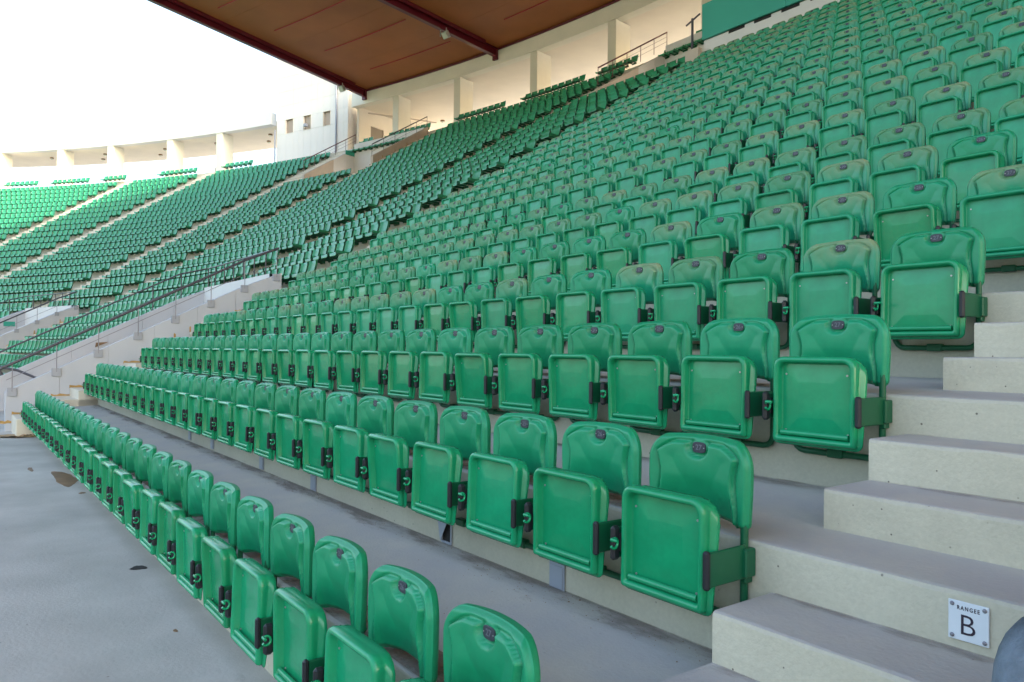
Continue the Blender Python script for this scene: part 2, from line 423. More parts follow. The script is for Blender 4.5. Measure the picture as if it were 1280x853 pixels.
# ------------------------------------------------------------------ folding seat meshes (origin = centre of number plate)
def backrest_mesh(mname, res=1.0, name='backrest'):
    nx = int(84*res); nz = int(52*res); W = .221; zb, zt = -.250, .05
    def topz(x): return zt - .016*(x/W)**2
    def halfw(t, z):
        w = W - .006*smooth(-.10, -.24, z)
        r = .085
        if z > zt-.016-r: w = W - r + math.sqrt(max(0, r*r-(min(z, zt-.016)-(zt-.016-r))**2))*1.0
        if z < zb+.03: w = w - .03 + math.sqrt(max(0, .03**2-(zb+.03-z)**2))
        return w
    def front(x, z, hw, ed):
        y = -.95*abs(x)**2.2 - .002            # wraps round the sitter
        y += .022*(1-smooth(0, .022, ed))**1.4    # rounded rim
        xi = .166 + .012*math.sin((z+.035)*24) - .012*smooth(-.12, -.24, z)      # inner contour
        zi = .020 - 2.2*max(0, abs(x)-.09)**1.6
        nd = hypot(x*.80, (z-.006))-.036               # boss round the plate
        ins = min(xi-abs(x), zi-z, nd)
        y += math.exp(-((ins+.004)/.005)**2)*.011 - smooth(-.002, .005, ins)*.018 + smooth(.02, .12, ins)*.012 + .034*smooth(-.09, -.245, z)*smooth(-.01, .03, ins)
        return y
    rows = []
    zs = [zb + (zt-.016-zb)*(j/nz) for j in range(nz+1)]
    zs = zs[:1] + [zb+.004*res**.2, zb+.012] + [z for z in zs[1:-1] if z > zb+.016] + [zt-.016-.004, zt-.016-.001]
    for z in zs:
        hw = halfw(0, z); row = []
        for i in range(nx+1):
            u = -1+2*i/nx; u = math.copysign(abs(u)**.9, u); x = u*hw
            f = smooth(-.10, zt-.016, z); zz = z + f*.016*(1-(x/W)**2)
            ed = min(hw-abs(x), topz(x)-zz + .0006, z-zb+.0006)
            if z < -.14: zz += .014*smooth(-.14, zb, z)*max(0, 1-(abs(x)/.17)**3)
            row.append((x, front(x, zz, hw, ed), zz))
        rows.append(row)
    nz = len(rows)-1
    m_ = MB(); v = [p for r in rows for p in r]; f = []
    for j in range(nz):
        for i in range(nx):
            a = j*(nx+1)+i; f.append((a, a+1, a+nx+2, a+nx+1))
    m_.add(v, f, True)
    per = [rows[0][i] for i in range(nx+1)] + [rows[j][nx] for j in range(1, nz+1)] + [rows[nz][i] for i in range(nx-1, -1, -1)] + [rows[j][0] for j in range(nz-1, 0, -1)]
    r1 = [(x, y+.016, z) for x, y, z in per]; r2 = [(x*.95, y+.028, z*.97-.002) for x, y, z in per]
    cxm = (0, .036, -.09)
    m_.loft([per, r1, r2], True, smooth=True, flip=False)
    n_ = len(r2); m_.add(list(r2)+[cxm], [(i, (i+1) % n_, n_) for i in range(n_)], True)
    return m_.mesh(name, M[mname])
def rrect(x0, x1, z0, z1, rt, rb, y, seg=4):
    out = []
    def arc(cx_, cz_, r, a0):
        for i in range(seg+1):
            a = a0 + pi/2*i/seg; out.append((cx_+r*cos(a), y, cz_+r*sin(a)))
    arc(x1-rt, z1-rt, rt, 0); arc(x0+rt, z1-rt, rt, pi/2); arc(x0+rb, z0+rb, rb, pi); arc(x1-rb, z0+rb, rb, 1.5*pi)
    return out
def pan_mesh(seg=4, name='seat_pan', mn='pan'):
    """folded seat, underside towards -y; local origin at the hinge"""
    m_ = MB(); X = .184; z0, z1 = -.135, .224
    def ring(ins, y, rt=.045, rb=.012, xo=0, zo=0, zb=0): return rrect(-X+ins-xo, X-ins+xo, z0+ins-zb, z1-ins+zo, max(.004, rt-ins*.6), max(.004, rb-ins*.2), y, seg)
    rings = [ring(.032, -.034), ring(.0275, -.0345), ring(.0262, -.037), ring(.0255, -.058), ring(.021, -.067), ring(.0125, -.071), ring(.004, -.066), ring(0, -.055), ring(.001, -.040), ring(.0025, -.031),
             ring(.001, -.026), ring(-.008, -.016, .06, .02, .006, -.012), ring(-.012, -.002, .07, .03, .006, -.014), ring(.0, .008, .07, .03, 0, -.02), ring(.03, .012, .07, .03, 0, -.03)]
    m_.loft(rings, True, cap0=False, cap1=True, smooth=True, flip=True)
    # slightly domed panel; the back of the pan tapers towards the hinge
    for i_, v_ in enumerate(m_.v):
        if i_ >= 8*len(rings[0]) and v_[1] > -.05: m_.v[i_] = (v_[0], -.05+(v_[1]+.05)*(.25+.75*smooth(z0, z1, v_[2])), v_[2])
    r = [v_ for v_ in m_.v[:len(rings[0])]]; cpt = (0, -.041, (z0+z1)/2); n_ = len(r)
    mid = [((x+cpt[0])/2, -.0400, (z+cpt[2])/2) for x, y, z in r]
    m_.loft([mid, r], True, smooth=True, flip=True)
    m_.add(mid+[cpt], [((i+1) % n_, i, n_) for i in range(n_)][::1], True)
    m_.tube([(-X+.034, -.052, z0+.040), (X-.034, -.052, z0+.040)], .0115, 8)      # hinge bar at the bottom lip
    return m_.mesh(name, M[mn])
def frame_mesh(seg=4, n=8):
    m_ = MB(); x = .196; r = .05; y = -.012; zb = -.540
    pts = [(-x, y, -.20), (-x, y, zb+r)]
    for i in range(1, seg+1): a = pi + pi/2*i/seg; pts.append((-x+r+r*cos(a), y, zb+r+r*sin(a)))
    for i in range(0, seg+1): a = 1.5*pi + pi/2*i/seg; pts.append((x-r+r*cos(a), y, zb+r+r*sin(a)))
    pts.append((x, y, -.20))
    m_.tube(pts, .0135, n)
    m_.bbox(-.035, .035, -.03, .008, -.556, -.520, .004)          # foot clamp on the riser
    m_.bbox(x-.004, x+.020, -.030, .008, -.415, -.330, .004)        # side clip
    m_.bbox(-x-.020, -x+.004, -.030, .008, -.415, -.330, .004)
    return m_.mesh('frame', M['metal'])
def bracket_mesh():
    m_ = MB(); m_.bbox(-.006, .006, -.216, -.022, -.398, -.288, .004); m_.bbox(-.008, .020, -.045, .008, -.392, -.300, .004); return m_.mesh('bracket', M['metal'])
def bumper_mesh(kind):
    m_ = MB()
    if kind: m_.bbox(-.012, .012, -.230, -.208, -.404, -.282, .007)
    else: m_.bbox(-.012, .012, -.226, -.186, -.404, -.282, .010); m_.bbox(-.020, .012, -.196, -.150, -.380, -.306, .008)
    return m_.mesh('bumper', M['black'])
def hook_mesh():
    m_ = MB(); pts = [(0, -.02+.017*cos(a), .0+.018*sin(a)) for a in [radians(x) for x in range(-150, 151, 30)]]
    m_.tube(pts, .0055, 6); m_.tube([(0, -.035, .016), (.03, -.035, .016)], .006, 6); return m_.mesh('hook', M['pan'])
def plate_mesh():
    m_ = MB(); o_ = []
    for i in range(16):
        a = 2*pi*i/16; sx = math.copysign(abs(cos(a))**.6, cos(a))*.029; sz = math.copysign(abs(sin(a))**.6, sin(a))*.0195
        o_.append((sx, 0, sz))
    m_.loft([[(x, 0, z) for x, y, z in o_], [(x, -.004, z) for x, y, z in o_], [(x*.93, -.005, z*.93) for x, y, z in o_]], True, cap1=True, smooth=False, flip=True)
    return m_.mesh('number_plate', M['plate'])
def small(kind):
    m_ = MB()
    if kind == 'rivet': m_.disc((0, 0, 0), .0020, 'y', 8, .0022)
    else: m_.disc((0, 0, 0), .0042, 'y', 8, .0025)
    return m_.mesh(kind, M['rivet'])
ME = dict(back=backrest_mesh('seat'), backd=backrest_mesh('seat_dusty'), pan=pan_mesh(), panf=pan_mesh(4, 'seat_pan', 'pan_faded'), frame=frame_mesh(), bracket=bracket_mesh(),
          bumper=bumper_mesh(0), edging=bumper_mesh(1), hook=hook_mesh(), plate=plate_mesh(), rivet=small('rivet'), screw=small('screw'))
DIG = {i: text_mesh(str(i), .027, M['digit'], 'digits', .0004, .0004) for i in range(1, 28)}
HINGE = Vector((0, -.135, -.355))

def seat_parts(root, num, dusty, lod, last):
    r = random.Random(num*131+int(root.location.y*77))
    bk = obj('backrest', ME['backd'] if dusty else ME['back'], root); bk.rotation_euler = (radians(r.uniform(-1.5, 1)), 0, radians(r.uniform(-.6, .6)))
    pl = obj('number_plate', ME['plate'], root, (0, -.0010, .004))
    if lod < 2:
        obj('digits', DIG[num], pl, (0, -.0056, 0))
        for s in (-1, 1): obj('rivet', ME['rivet'], pl, (s*.023, -.0045, 0))
    pn = obj('seat_pan', ME['panf' if dusty else 'pan'], root, HINGE + Vector((0, r.uniform(-.006, .006), 0)))
    pn.rotation_euler = (radians(r.uniform(-2.0, 2.5) if r.random() < .9 else r.uniform(3, 6)), 0, radians(r.uniform(-.5, .5)))
    if lod == 0:
        for sx_ in (-1, 1):
            for sz_ in (-.085, .150): obj('screw', ME['screw'], pn, (sx_*(.135 + r.uniform(-.004, .004)), -.036, sz_))
    for s in (-1, 1): h = obj('hook', ME['hook'], pn, (s*.190, -.070, .015)); h.rotation_euler = (0, 0, 0 if s < 0 else pi)
    for s in (-1, 1):
        if lod < 3:
            b = obj('bracket', ME['bracket'], root, (s*.208, 0, 0)); obj('bumper', ME['edging' if s > 0 else 'bumper'], b).scale = (-s if s < 0 else 1, 1, 1)
    obj('frame', ME['frame'], root)

fold = []
for k in range(20):
    for s in range(27, 0, -1):
        X = -(27-s)*.5; p = Vector((X, k*D, Z(k)+ZF)); q = project(p)
        inn = q is not None and -25 < q[0] < 1320 and -30 < q[1] < 900
        fold.append((q[2] if q else 99, k, s, p, inn))
vis = sorted([f for f in fold if f[4]], key=lambda f: (f[3]-CAMV).length)
ind = set((f[1], f[2]) for f in vis[:300])
rng = random.Random(5)
ROWN = ['front row', 'second row', 'third row', 'fourth row', 'fifth row', 'sixth row', 'seventh row', 'eighth row', 'ninth row', 'tenth row'] + [ordw(i)+' row' for i in range(11, 30)]
dust_of = {}
for f in fold:
    _, k, s, p, inn = f
    dust_of[k, s] = (rng.random() < (0 if k < 3 else .35 if k == 3 else .6 if k == 4 else .85 if k < 9 else .96))
rest = []
for f in fold:
    _, k, s, p, inn = f
    if (k, s) not in ind:
        rest.append(f); continue
    root = empty('folding_seat', p)
    d_ = dust_of[k, s]; frm = 28-s
    look = 'dusty green' if d_ else 'clean green'
    place = 'at the stair end of the '+ROWN[k] if frm == 1 else '%s from the near stairs in the %s' % (ordw(frm), ROWN[k])
    tag(root, '%s folding seat numbered %d, %s' % (look, s, place), 'folding seat', 'green folding stadium seats')
    dist = (p-CAMV).length
    seat_parts(root, s, d_, 0 if dist < 5.5 else 1 if dist < 9 else 2, s == 27)
# remaining folding seats: one piece of stuff, coarser
backc = backrest_mesh('seat_dusty', .38, 'tmpb'); panc = pan_mesh(2, 'tmpp'); framec = frame_mesh(1, 5)
def mesh_data(me): return [tuple(v.co) for v in me.vertices], [tuple(f.vertices) for f in me.polygons]
bd, pd, fd = mesh_data(backc), mesh_data(panc), mesh_data(framec)
rs = MB(); mi = []; hz = []; plq = ([(-.028, -.007, -.015), (.028, -.007, -.015), (.028, -.007, .022), (-.028, -.007, .022)], [(0, 1, 2, 3)])
for f in rest:
    p = f[3]
    for (v, fa), off, m_ in ((bd, Vector(), 0), (pd, HINGE, 1), (fd, Vector(), 2), (plq, Vector(), 3)):
        rs.add(v, fa, True, Matrix.Translation(p+off)); mi += [m_]*len(fa); dd = random.Random(f[1]*40+f[2]).uniform(-.05, .02); hz += [q[2]+dd for q in v]
me = rs.mesh('upper_folding_seats', [M['seat_dusty_far'], M['pan_faded'], M['metal'], M['plate']])
at_ = me.attributes.new('seat_height', 'FLOAT', 'POINT'); at_.data.foreach_set('value', hz)
me.polygons.foreach_set('material_index', mi)
o = obj('upper_folding_seats', me)
tag(o, 'dusty green folding seats filling the far upper rows of the nearest block', 'seating', kind='stuff')
for me_ in (backc, panc, framec): bpy.data.meshes.remove(me_)

# ------------------------------------------------------------------ shell seats of the curved stand
def shell_data():
    prof = [(-.40, -.055), (-.405, -.01), (-.37, .012), (-.24, -.004), (-.09, -.012), (-.02, .03), (.02, .14), (.045, .26), (.05, .335), (.075, .345)]
    us = [-1, -.84, -.45, .45, .84, 1]; W = .198; v = []; f = []
    for j, (y, z) in enumerate(prof):
        t = j/(len(prof)-1)
        for u in us:
            e = abs(u) > .95
            side = (.035 if e else .0); w = W*(1 if 1 < j < len(prof)-2 else .93)
            if j <= 4: v.append((u*w, y, z+side))
            else: v.append((u*w, y-side*1.2, z - (.012*u*u if j > 6 else 0)))
    n_ = len(us)
    for j in range(len(prof)-1):
        for i in range(n_-1):
            a = j*n_+i; f.append((a, a+1, a+n_+1, a+n_))
    # thickness
    m0 = len(v); v += [(x, y+(.02 if j_//n_ > 4 else .0), z-(.02 if j_//n_ <= 5 else 0)) for j_, (x, y, z) in enumerate(v[:m0])]
    f += [tuple(i+m0 for i in q[::-1]) for q in f[:]]
    return v, f
SV, SF = shell_data()
ms = MB(); ms.add(SV, SF, True); SHELL = ms.mesh('shell', M['shell'])
mb_ = MB(); mb_.box(-.12, .12, -.04, .006, -.10, -.03); mb_.box(-.13, -.10, -.34, -.02, -.07, -.03); mb_.box(.10, .13, -.34, -.02, -.07, -.03); BR = mb_.mesh('bracket', M['metal'])
brd = (list(mb_.v), list(mb_.f))
BLK = [('narrow block above the white ramp walls', N1R, N1L), ('wide block beyond the second stairs', *WIDE1), ('narrow block above the second ramp', *N2),
       ('wide block in the middle of the curve', *WIDE2), ('narrow block left of the middle', *N3), ('wide block at the far left', *WIDE3), ('last narrow block at the left', *N4), ('end block at the left', *WIDE4)]
shells = []
COLS = [1.0, 4.85, 8.6, 12.8, 16.5]; COLS2 = [28.4, 31.9, 36.1, 39.6, 43.8, 47.8, 51.8]
for bi, (bn, c0, c1) in enumerate(BLK):
    nar = bi in (0, 2, 4, 6)
    for k in range(0 if not nar else 6, 28):
        if bi in (0, 2) and 21 <= k <= 25: continue
        y = yk(k); z = zp(k)
        w = (width(c0, c1, y) if c0 >= 0 else -c0 + radians(c1)*(RC+y)) - .10
        if k == 27 and not nar: pass
        n_ = int(w/.465); p_ = w/n_
        for i in range(n_):
            if bi == 7 and False: continue
            cc = c_at(c0, .05+p_*(i+.5), y)
            P_, a = pos(cc, y); P_.z = z
            if k == 27:
                P_.z += .20
                if any(abs(cc-q) < .45 for q in COLS+COLS2) or 19.0 < cc < 24.9 or 32.0 < cc < 33.0: continue
            if k == 26 and 19.3 < cc < 24.6: pass
            shells.append((bi, k, i, P_, a))
# lower rows of the wide blocks reach the front
def inframe(p):
    q = project(p); return q is not None and -8 < q[0] < 1290 and -10 < q[1] < 860
def hidden(p):       # tucked behind the near block, or the white ramp wall
    q = project(p)
    return q is not None and q[0] > 350 and q[1] > 345
vs_ = sorted([s for s in shells if inframe(s[3]) and not hidden(s[3])], key=lambda s: (s[3]-CAMV).length)
near300 = set(id(s) for s in vs_[:300])
rest2 = MB(); mi = []
NAR = ['above the white ramp walls', 'beyond the second flight', 'above the second ramp', 'in the mid curve', 'left of the mid curve', 'at far left', 'at far left narrow', 'at left end']
for s in shells:
    bi, k, i, P_, a = s
    if id(s) in near300:
        o = obj('shell_seat', SHELL, None, P_, a + random.uniform(-.008, .008))
        o.name = 'shell_seat'
        tag(o, 'green shell seat %s, %s row, %s from right end' % (NAR[bi], ordw(k+1), ordw(i+1)), 'shell seat', 'fixed green shell seats of the curved stand')
        b = obj('bracket', BR, o)
    else:
        T = Matrix.Translation(P_) @ Matrix.Rotation(a+random.uniform(-.008, .008), 4, 'Z')
        rest2.add(SV, SF, True, T); mi += [0]*len(SF)
        rest2.add(brd[0], brd[1], False, T); mi += [1]*len(brd[1])
me = rest2.mesh('far_shell_seats', [M['shell'], M['metal']]); me.polygons.foreach_set('material_index', mi)
tag(obj('far_shell_seats', me), 'thousands of green shell seats covering the curved far stand', 'seating', kind='stuff')

# ------------------------------------------------------------------ walls that follow (c, y)
def wall_prof(m_, c, prof, thick, side=1):
    """vertical wall in the radial plane c; prof = list of (y, ztop, zbottom); thick in metres along +c*side"""
    A = []; B = []
    for (y, zt, zb) in prof:
        c2 = c_at(c, thick*side, y)
        A.append((P3(c, y, zt), P3(c, y, zb))); B.append((P3(c2, y, zt), P3(c2, y, zb)))
    v = [q for pr in A for q in pr] + [q for pr in B for q in pr]; n_ = len(prof); f = []
    o2 = 2*n_
    for i in range(n_-1):
        f += [(2*i, 2*i+1, 2*i+3, 2*i+2), (o2+2*i, o2+2*i+2, o2+2*i+3, o2+2*i+1), (2*i, 2*i+2, o2+2*i+2, o2+2*i), (2*i+1, o2+2*i+1, o2+2*i+3, 2*i+3)]
    f += [(0, o2, o2+1, 1), (2*n_-2, 2*n_-1, o2+2*n_-1, o2+2*n_-2)]
    m_.add(v, f)
def rail(name, label, c, ys, ztop, zbase, posts, m_rail, m_post, r=.024, group=None, mids=(.5,), side=0, plate=None, hook=False, fr=.009):
    root = empty(name, P3(c, ys[0], zbase(ys[0])))
    tag(root, label, 'railing', group)
    O = root.location
    a = MB(); pts = [P3(c, y, ztop(y)) for y in ys]
    if hook: pts = [P3(c, ys[0]-.06, ztop(ys[0])-.16), P3(c, ys[0]-.10, ztop(ys[0])-.08), P3(c, ys[0]-.06, ztop(ys[0])-.02)] + pts
    a.tube([p-O for p in pts], r, 8); a.build('handrail', m_rail, root)
    for fm in mids:
        a = MB(); a.tube([P3(c, y, zbase(y)+(ztop(y)-zbase(y))*fm)-O for y in ys], .007, 6); a.build('wire', m_post, root)
    for y in posts:
        a = MB(); a.tube([P3(c, y, zbase(y)-.05)-O, P3(c, y, ztop(y))-O], fr, 6); po = a.build('post', m_post, root)
        if plate:
            a = MB(); p, an = pos(c, y); p.z = zbase(y)
            T = Matrix.Translation(p-O) @ Matrix.Rotation(an, 4, 'Z')
            a.bbox(plate[0], plate[1], -.075, .075, -.13, .02, .004, T); a.build('base_plate', M['box'] if plate[2] else m_post, root)
    return root

def low_top(y):    # top of the lower ramp walls
    return .903 + .51*y if y < 3.77 else 2.826 + (y-3.77)*.42 if y < 4.55 else 3.16
for vi, (ca, cb) in enumerate(VOMS[:3]):
    nm = ['nearest', 'second', 'third'][vi]
    for wi, (c, sd) in enumerate(((ca, 1), (cb, -1))):
        root = empty('parapet_wall', P3(c, -.36, 0))
        tag(root, ['white sloping wall on the %s side of the %s ramp, carrying a handrail' % ('near', nm), 'white sloping wall on the far side of the %s ramp' % nm][wi], 'wall', 'white ramp walls')
        # the wall is cast in panels with open joints
        ys = [-.39, .44, 1.24, 2.04, 2.84, 3.6, 4.57]
        for a0, b0 in zip(ys[:-1], ys[1:]):
            mm = MB(); yy = [a0+.004, b0-.004]
            if a0 < 3.77 < b0: yy = [a0+.004, 3.77, b0]
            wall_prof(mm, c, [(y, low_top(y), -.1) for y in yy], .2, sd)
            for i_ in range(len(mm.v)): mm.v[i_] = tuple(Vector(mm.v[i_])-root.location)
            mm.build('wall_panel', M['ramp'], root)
        mm = MB(); wall_prof(mm, c_at(c, .012*sd, 2), [(-.38, low_top(-.38)-.012, -.1), (3.77, low_top(3.77)-.012, -.1), (4.56, 3.14, -.1)], .17, sd)
        for i_ in range(len(mm.v)): mm.v[i_] = tuple(Vector(mm.v[i_])-root.location)
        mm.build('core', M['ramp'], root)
    # back wall of the opening
    mm = MB(); S = segs(c_at(ca, .2, 4.5), c_at(cb, -.2, 4.5))
    for a0, b0 in zip(S[:-1], S[1:]):
        v = [P3(c, y, z) for c in (a0, b0) for y in (4.37, 4.56) for z in (2.05, 3.15)]
        mm.add(v, [(0, 4, 5, 1), (2, 3, 7, 6), (1, 5, 7, 3), (0, 2, 6, 4)])
    bw = mm.build('parapet_wall', M['white']); tag(bw, 'white cross wall closing the back of the %s ramp opening' % nm, 'wall', 'white ramp walls')
    # handrails
    posts = [-.29+.677*i for i in range(7)] + [4.45]
    rt = lambda y: low_top(min(y, 3.77)) + .46 + .022*y + (max(0, y-3.77))*.42
    ysr = [-.38, 1.0, 2.4, 3.77, 4.49]
    rail('ramp_railing', 'grey steel handrail on the near wall of the %s ramp' % nm, c_at(ca, -.03, 2), ysr, rt, low_top, posts,
         M['darksteel'], M['steel'], .026, 'ramp railings', (.45,), plate=(-.05, .004, True), hook=True)
    rail('ramp_railing', 'grey steel handrail on the far wall of the %s ramp' % nm, c_at(cb, -.1, 2), ysr, lambda y: rt(y)+(.12 if y < 4.4 else .0), low_top, [3.1, 3.8, 4.5], M['darksteel'], M['darksteel'], .02,
         'ramp railings', (.45,), fr=.016)
    # railing across the back
    root = empty('ramp_railing', P3(ca, 4.7, 3.2)); tag(root, 'short dark rail across the back wall of the %s ramp' % nm, 'railing', 'ramp railings')
    mm = MB(); S = segs(ca, c_at(cb, -.1, 4.5)); mm.tube([P3(c, 4.49, rt(4.49))-root.location for c in S], .02, 8); mm.build('handrail', M['darksteel'], root)
    wv = (-ca if ca < 0 else 0) + (radians(cb)*(RC+4.7) if ca < 0 else radians(cb-ca)*(RC+4.7))
    for i in range(1, 7):
        c = c_at(ca, wv*i/7, 4.7); mm = MB(); mm.tube([P3(c, 4.49, 3.12)-root.location, P3(c, 4.49, rt(4.49))-root.location], .016, 6); mm.build('post', M['darksteel'], root)
    # dark passage below the block and its lintel
    mm = MB(); S = segs(c_at(ca, .2, 4.6), c_at(cb, -.2, 4.6))
    for a0, b0 in zip(S[:-1], S[1:]):
        mm.add([P3(c, y, z) for c in (a0, b0) for y in (5.6,) for z in (0, 2.4)], [(0, 2, 3, 1)])
    pb = mm.build('passage_wall', M['rendered']); tag(pb, 'shaded back wall inside the %s ramp passage' % nm, 'wall')
# green direction boards inside the ramps
for c_, y_, z_ in ((c_at(N2[1], -.215, 3.4), 3.75, 2.45),):
    m_ = MB(); m_.bbox(0, .02, -.22, .22, -.10, .10, .004)
    p, a = pos(c_, y_); p.z = z_
    b = m_.build('direction_board', M['teal'], None, p, a); tag(b, 'small green board on the inner wall of the second ramp', 'sign')
# brown wedge and dark pipe on the far ramp wall
m_ = MB(); m_.add([(0, 0, 0), (0, .30, .14), (0, .02, .12), (.02, 0, 0), (.02, .30, .14), (.02, .02, .12)], [(0, 1, 2), (3, 5, 4), (0, 3, 4, 1), (1, 4, 5, 2), (2, 5, 3, 0)])
p, a = pos(c_at(N1L, -.222, 1.9), 1.75); p.z = 1.50
tag(m_.build('rust_patch', M['stain'], None, p, a), 'rust brown wedge mark on the far wall of the nearest ramp', 'mark')
m_ = MB(); m_.tube([P3(c_at(N1L, -.45, 0), -1.2, 1.25), P3(c_at(N1L, -.6, 0), .1, .95), P3(c_at(N1L, -1.6, 0), .9, .55)], .03, 8)
tag(m_.build('stair_rail', M['darksteel']), 'dark pipe rail at the mouth of the nearest ramp', 'railing')

# ochre sealant smears where the stairs meet the ramp walls
def smears(c, sd, klist, label, sc_=1.0):
    root = empty('sealant_smear', P3(c, 0, 0)); tag(root, label, 'smear', 'ochre sealant smears'); r = random.Random(int(c*10))
    for k in klist:
        for i in (0, 1, 2):
            base = foot(k); h = (zp(k)-base)/3; y = yk(k)-(3-i)*.298+(0 if i else .298*0)
            z = base+h*(i if i else 0)
            for (dy, dz) in ((.298, .03), (.035, h*.8)):
                y1 = y+.0; L = []
                n_ = 7
                x = -.006*sd
                for j in range(n_): t = j/(n_-1); L.append((x, t*dy+r.uniform(-.01, .01), -.012 + r.uniform(-.006, .006)))
                for j in range(n_-1, -1, -1): t = j/(n_-1); L.append((x, t*dy + r.uniform(-.01, .01), dz*sc_+r.uniform(-.012, .02)))
                if r.random() < (.3 if dy > .1 else .55): continue
                p, a = pos(c, y); p.z = z; T = Matrix.Translation(p-root.location) @ Matrix.Rotation(a, 4, 'Z')
                mm = MB(); mm.loft([[(q[0], q[1], q[2]) for q in L], [(0.002*sd, q[1], q[2]) for q in L]], True, cap0=True, cap1=True, smooth=False, T=T); mm.build('smear', M['foam'], root)
smears(N1R, 1, range(0, 6), 'ochre sealant smears along the stairs at the nearest ramp wall')
smears(N2[0], 1, range(2, 6), 'ochre sealant smears along the stairs at the second ramp wall')

# upper ramps
def up_top(k): return zp(k)+.42
for vi, (ca, cb) in enumerate(VOMS[:2]):
    nm = ['nearest', 'second', 'third'][vi]
    k0, k1 = 21.6, 26.2
    for wi, (c, sd) in enumerate(((ca, 1), (cb, -1))):
        root = empty('parapet_wall', P3(c, yk(k0), zp(k0))); tag(root, 'beige sloping wall on the %s side of the %s upper ramp' % (['near', 'far'][wi], nm), 'wall', 'upper ramp walls')
        ks = [k0, 23.0, 24.1, 25.2, k1]
        for i in range(4):
            mm = MB(); wall_prof(mm, c, [(yk(a_)+e, up_top(a_) + (-.22 if wi else 0), zp(a_)-(2.3 if wi else .9)) for a_, e in ((ks[i], .004), (ks[i+1], -.004))], .2, sd)
            mm.v = [tuple(Vector(v)-root.location) for v in mm.v]
            mm.build('wall_panel', M['rendered'] if (wi == 0 or i < 2) else M['white'], root)
    mm = MB(); S = segs(c_at(ca, .2, yk(k1)), c_at(cb, -.2, yk(k1)))
    for a0, b0 in zip(S[:-1], S[1:]):
        v = [P3(c, y, z) for c in (a0, b0) for y in (yk(k1)-.2, yk(k1)) for z in (zp(23), up_top(k1)-.05)]
        mm.add(v, [(0, 4, 5, 1), (2, 3, 7, 6), (1, 5, 7, 3)])
    tag(mm.build('parapet_wall', M['white']), 'white cross wall at the back of the %s upper ramp' % nm, 'wall', 'upper ramp walls')
    mm = MB()
    for a0, b0 in zip(S[:-1], S[1:]): mm.add([P3(a0, yk(k0)-.6, zp(20)-.8), P3(a0, yk(k1), zp(20)-.8), P3(b0, yk(k1), zp(20)-.8), P3(b0, yk(k0)-.6, zp(20)-.8)], [(0, 3, 2, 1)])
    tag(mm.build('landing', M['farstep']), kind='structure')
    ut = lambda y: up_top((y-.009)/D)
    for wi, c in enumerate((c_at(ca, .1, 20), c_at(cb, -.1, 20))):
        ys = [yk(k0), yk(22.5), yk(24), yk(25), yk(k1)]
        rail('upper_ramp_railing', '%s rail on the %s wall of the %s upper ramp' % (['dark', 'dark brown'][wi], ['near', 'far'][wi], nm), c, ys, lambda y: ut(y)+.62, ut,
             [yk(k0)+i*(yk(k1)-yk(k0))/5 for i in range(6)], M['darksteel'] if wi == 0 else M['rustrail'], M['darksteel'] if wi == 0 else M['rustrail'], .03, 'upper ramp railings', (.35, .68), fr=.014)
    # tread nosing beside
# small teal board in second upper ramp
p, a = pos(c_at(N2[1], -.23, 21), yk(25.7)); p.z = up_top(25.7)-.45
m_ = MB(); m_.bbox(-.01, .02, -.5, .5, -.14, .14, .004); tag(m_.build('direction_board', M['teal'], None, p, a), 'green board on the inner wall of the second upper ramp', 'sign')
smears(N2[0], 1, range(21, 26), 'brown smears along the stairs beside the second upper ramp')

# ------------------------------------------------------------------ rim: columns, lintel, concourse ceiling, tower
ZC0, ZL0, ZL1 = zp(27)-.1, 18.15, 19.0
YR = KR*D
def colm(c, label, w=.55, d=1.15):
    root = empty('column', P3(c, YR, ZC0), pos(c, YR)[1]); tag(root, label, 'column', 'columns along the rim')
    m_ = MB(); m_.bbox(-w/2, w/2, 0, d, 0, ZL0-ZC0, .02); m_.build('shaft', M['ivory'], root)
    m_ = MB(); m_.box(-w/2-.45, -w/2, .3, 1.2, 0, 1.0); m_.build('plinth', M['rendered'], root)
    return root
names = ['ivory column at the left corner of the teal box', 'ivory column right of the middle maroon roof beam, second from the teal box', 'ivory column just right of the middle maroon beam',
         'ivory column just left of the middle maroon beam', 'ivory column nearest to the tower under the roof']
for c, L in zip(COLS, names): colm(c, L)
names2 = ['first white column left of the tower', 'second white column left of the tower', 'third white column left of the tower', 'fourth white column left of the tower', 'fifth white column left of the tower',
          'sixth white column left of the tower', 'seventh white column left of the tower']
for c, L in zip(COLS2, names2): colm(c, L, .6, 1.2)
def band(name, m_, c0, c1, y0, y1, z0, z1, label, cat, parent=None):
    mm = MB(); S = segs(c0, c1)
    for a0, b0 in zip(S[:-1], S[1:]):
        v = [P3(c, y, z) for c in (a0, b0) for y in (y0, y1) for z in (z0, z1)]
        mm.add(v, [(0, 4, 5, 1), (2, 3, 7, 6), (1, 5, 7, 3), (0, 2, 6, 4)])
    v = [P3(c, y, z) for c in (c0,) for y in (y0, y1) for z in (z0, z1)]; mm.add(v, [(0, 1, 3, 2)])
    v = [P3(c, y, z) for c in (c1,) for y in (y0, y1) for z in (z0, z1)]; mm.add(v, [(0, 2, 3, 1)])
    o_ = mm.build(name, m_, parent)
    if label: tag(o_, label, cat)
    return o_
band('lintel', M['ivory'], C_RIGHT, 19.3, YR-.05, YR+.5, ZL0, ZL1+.6, 'long ivory lintel band over the columns under the brown roof', 'lintel')
band('lintel', M['white'], 24.75, 57, YR-.05, YR+.5, ZL0, ZL1+.05, 'pale white lintel band over the columns left of the tower', 'lintel')
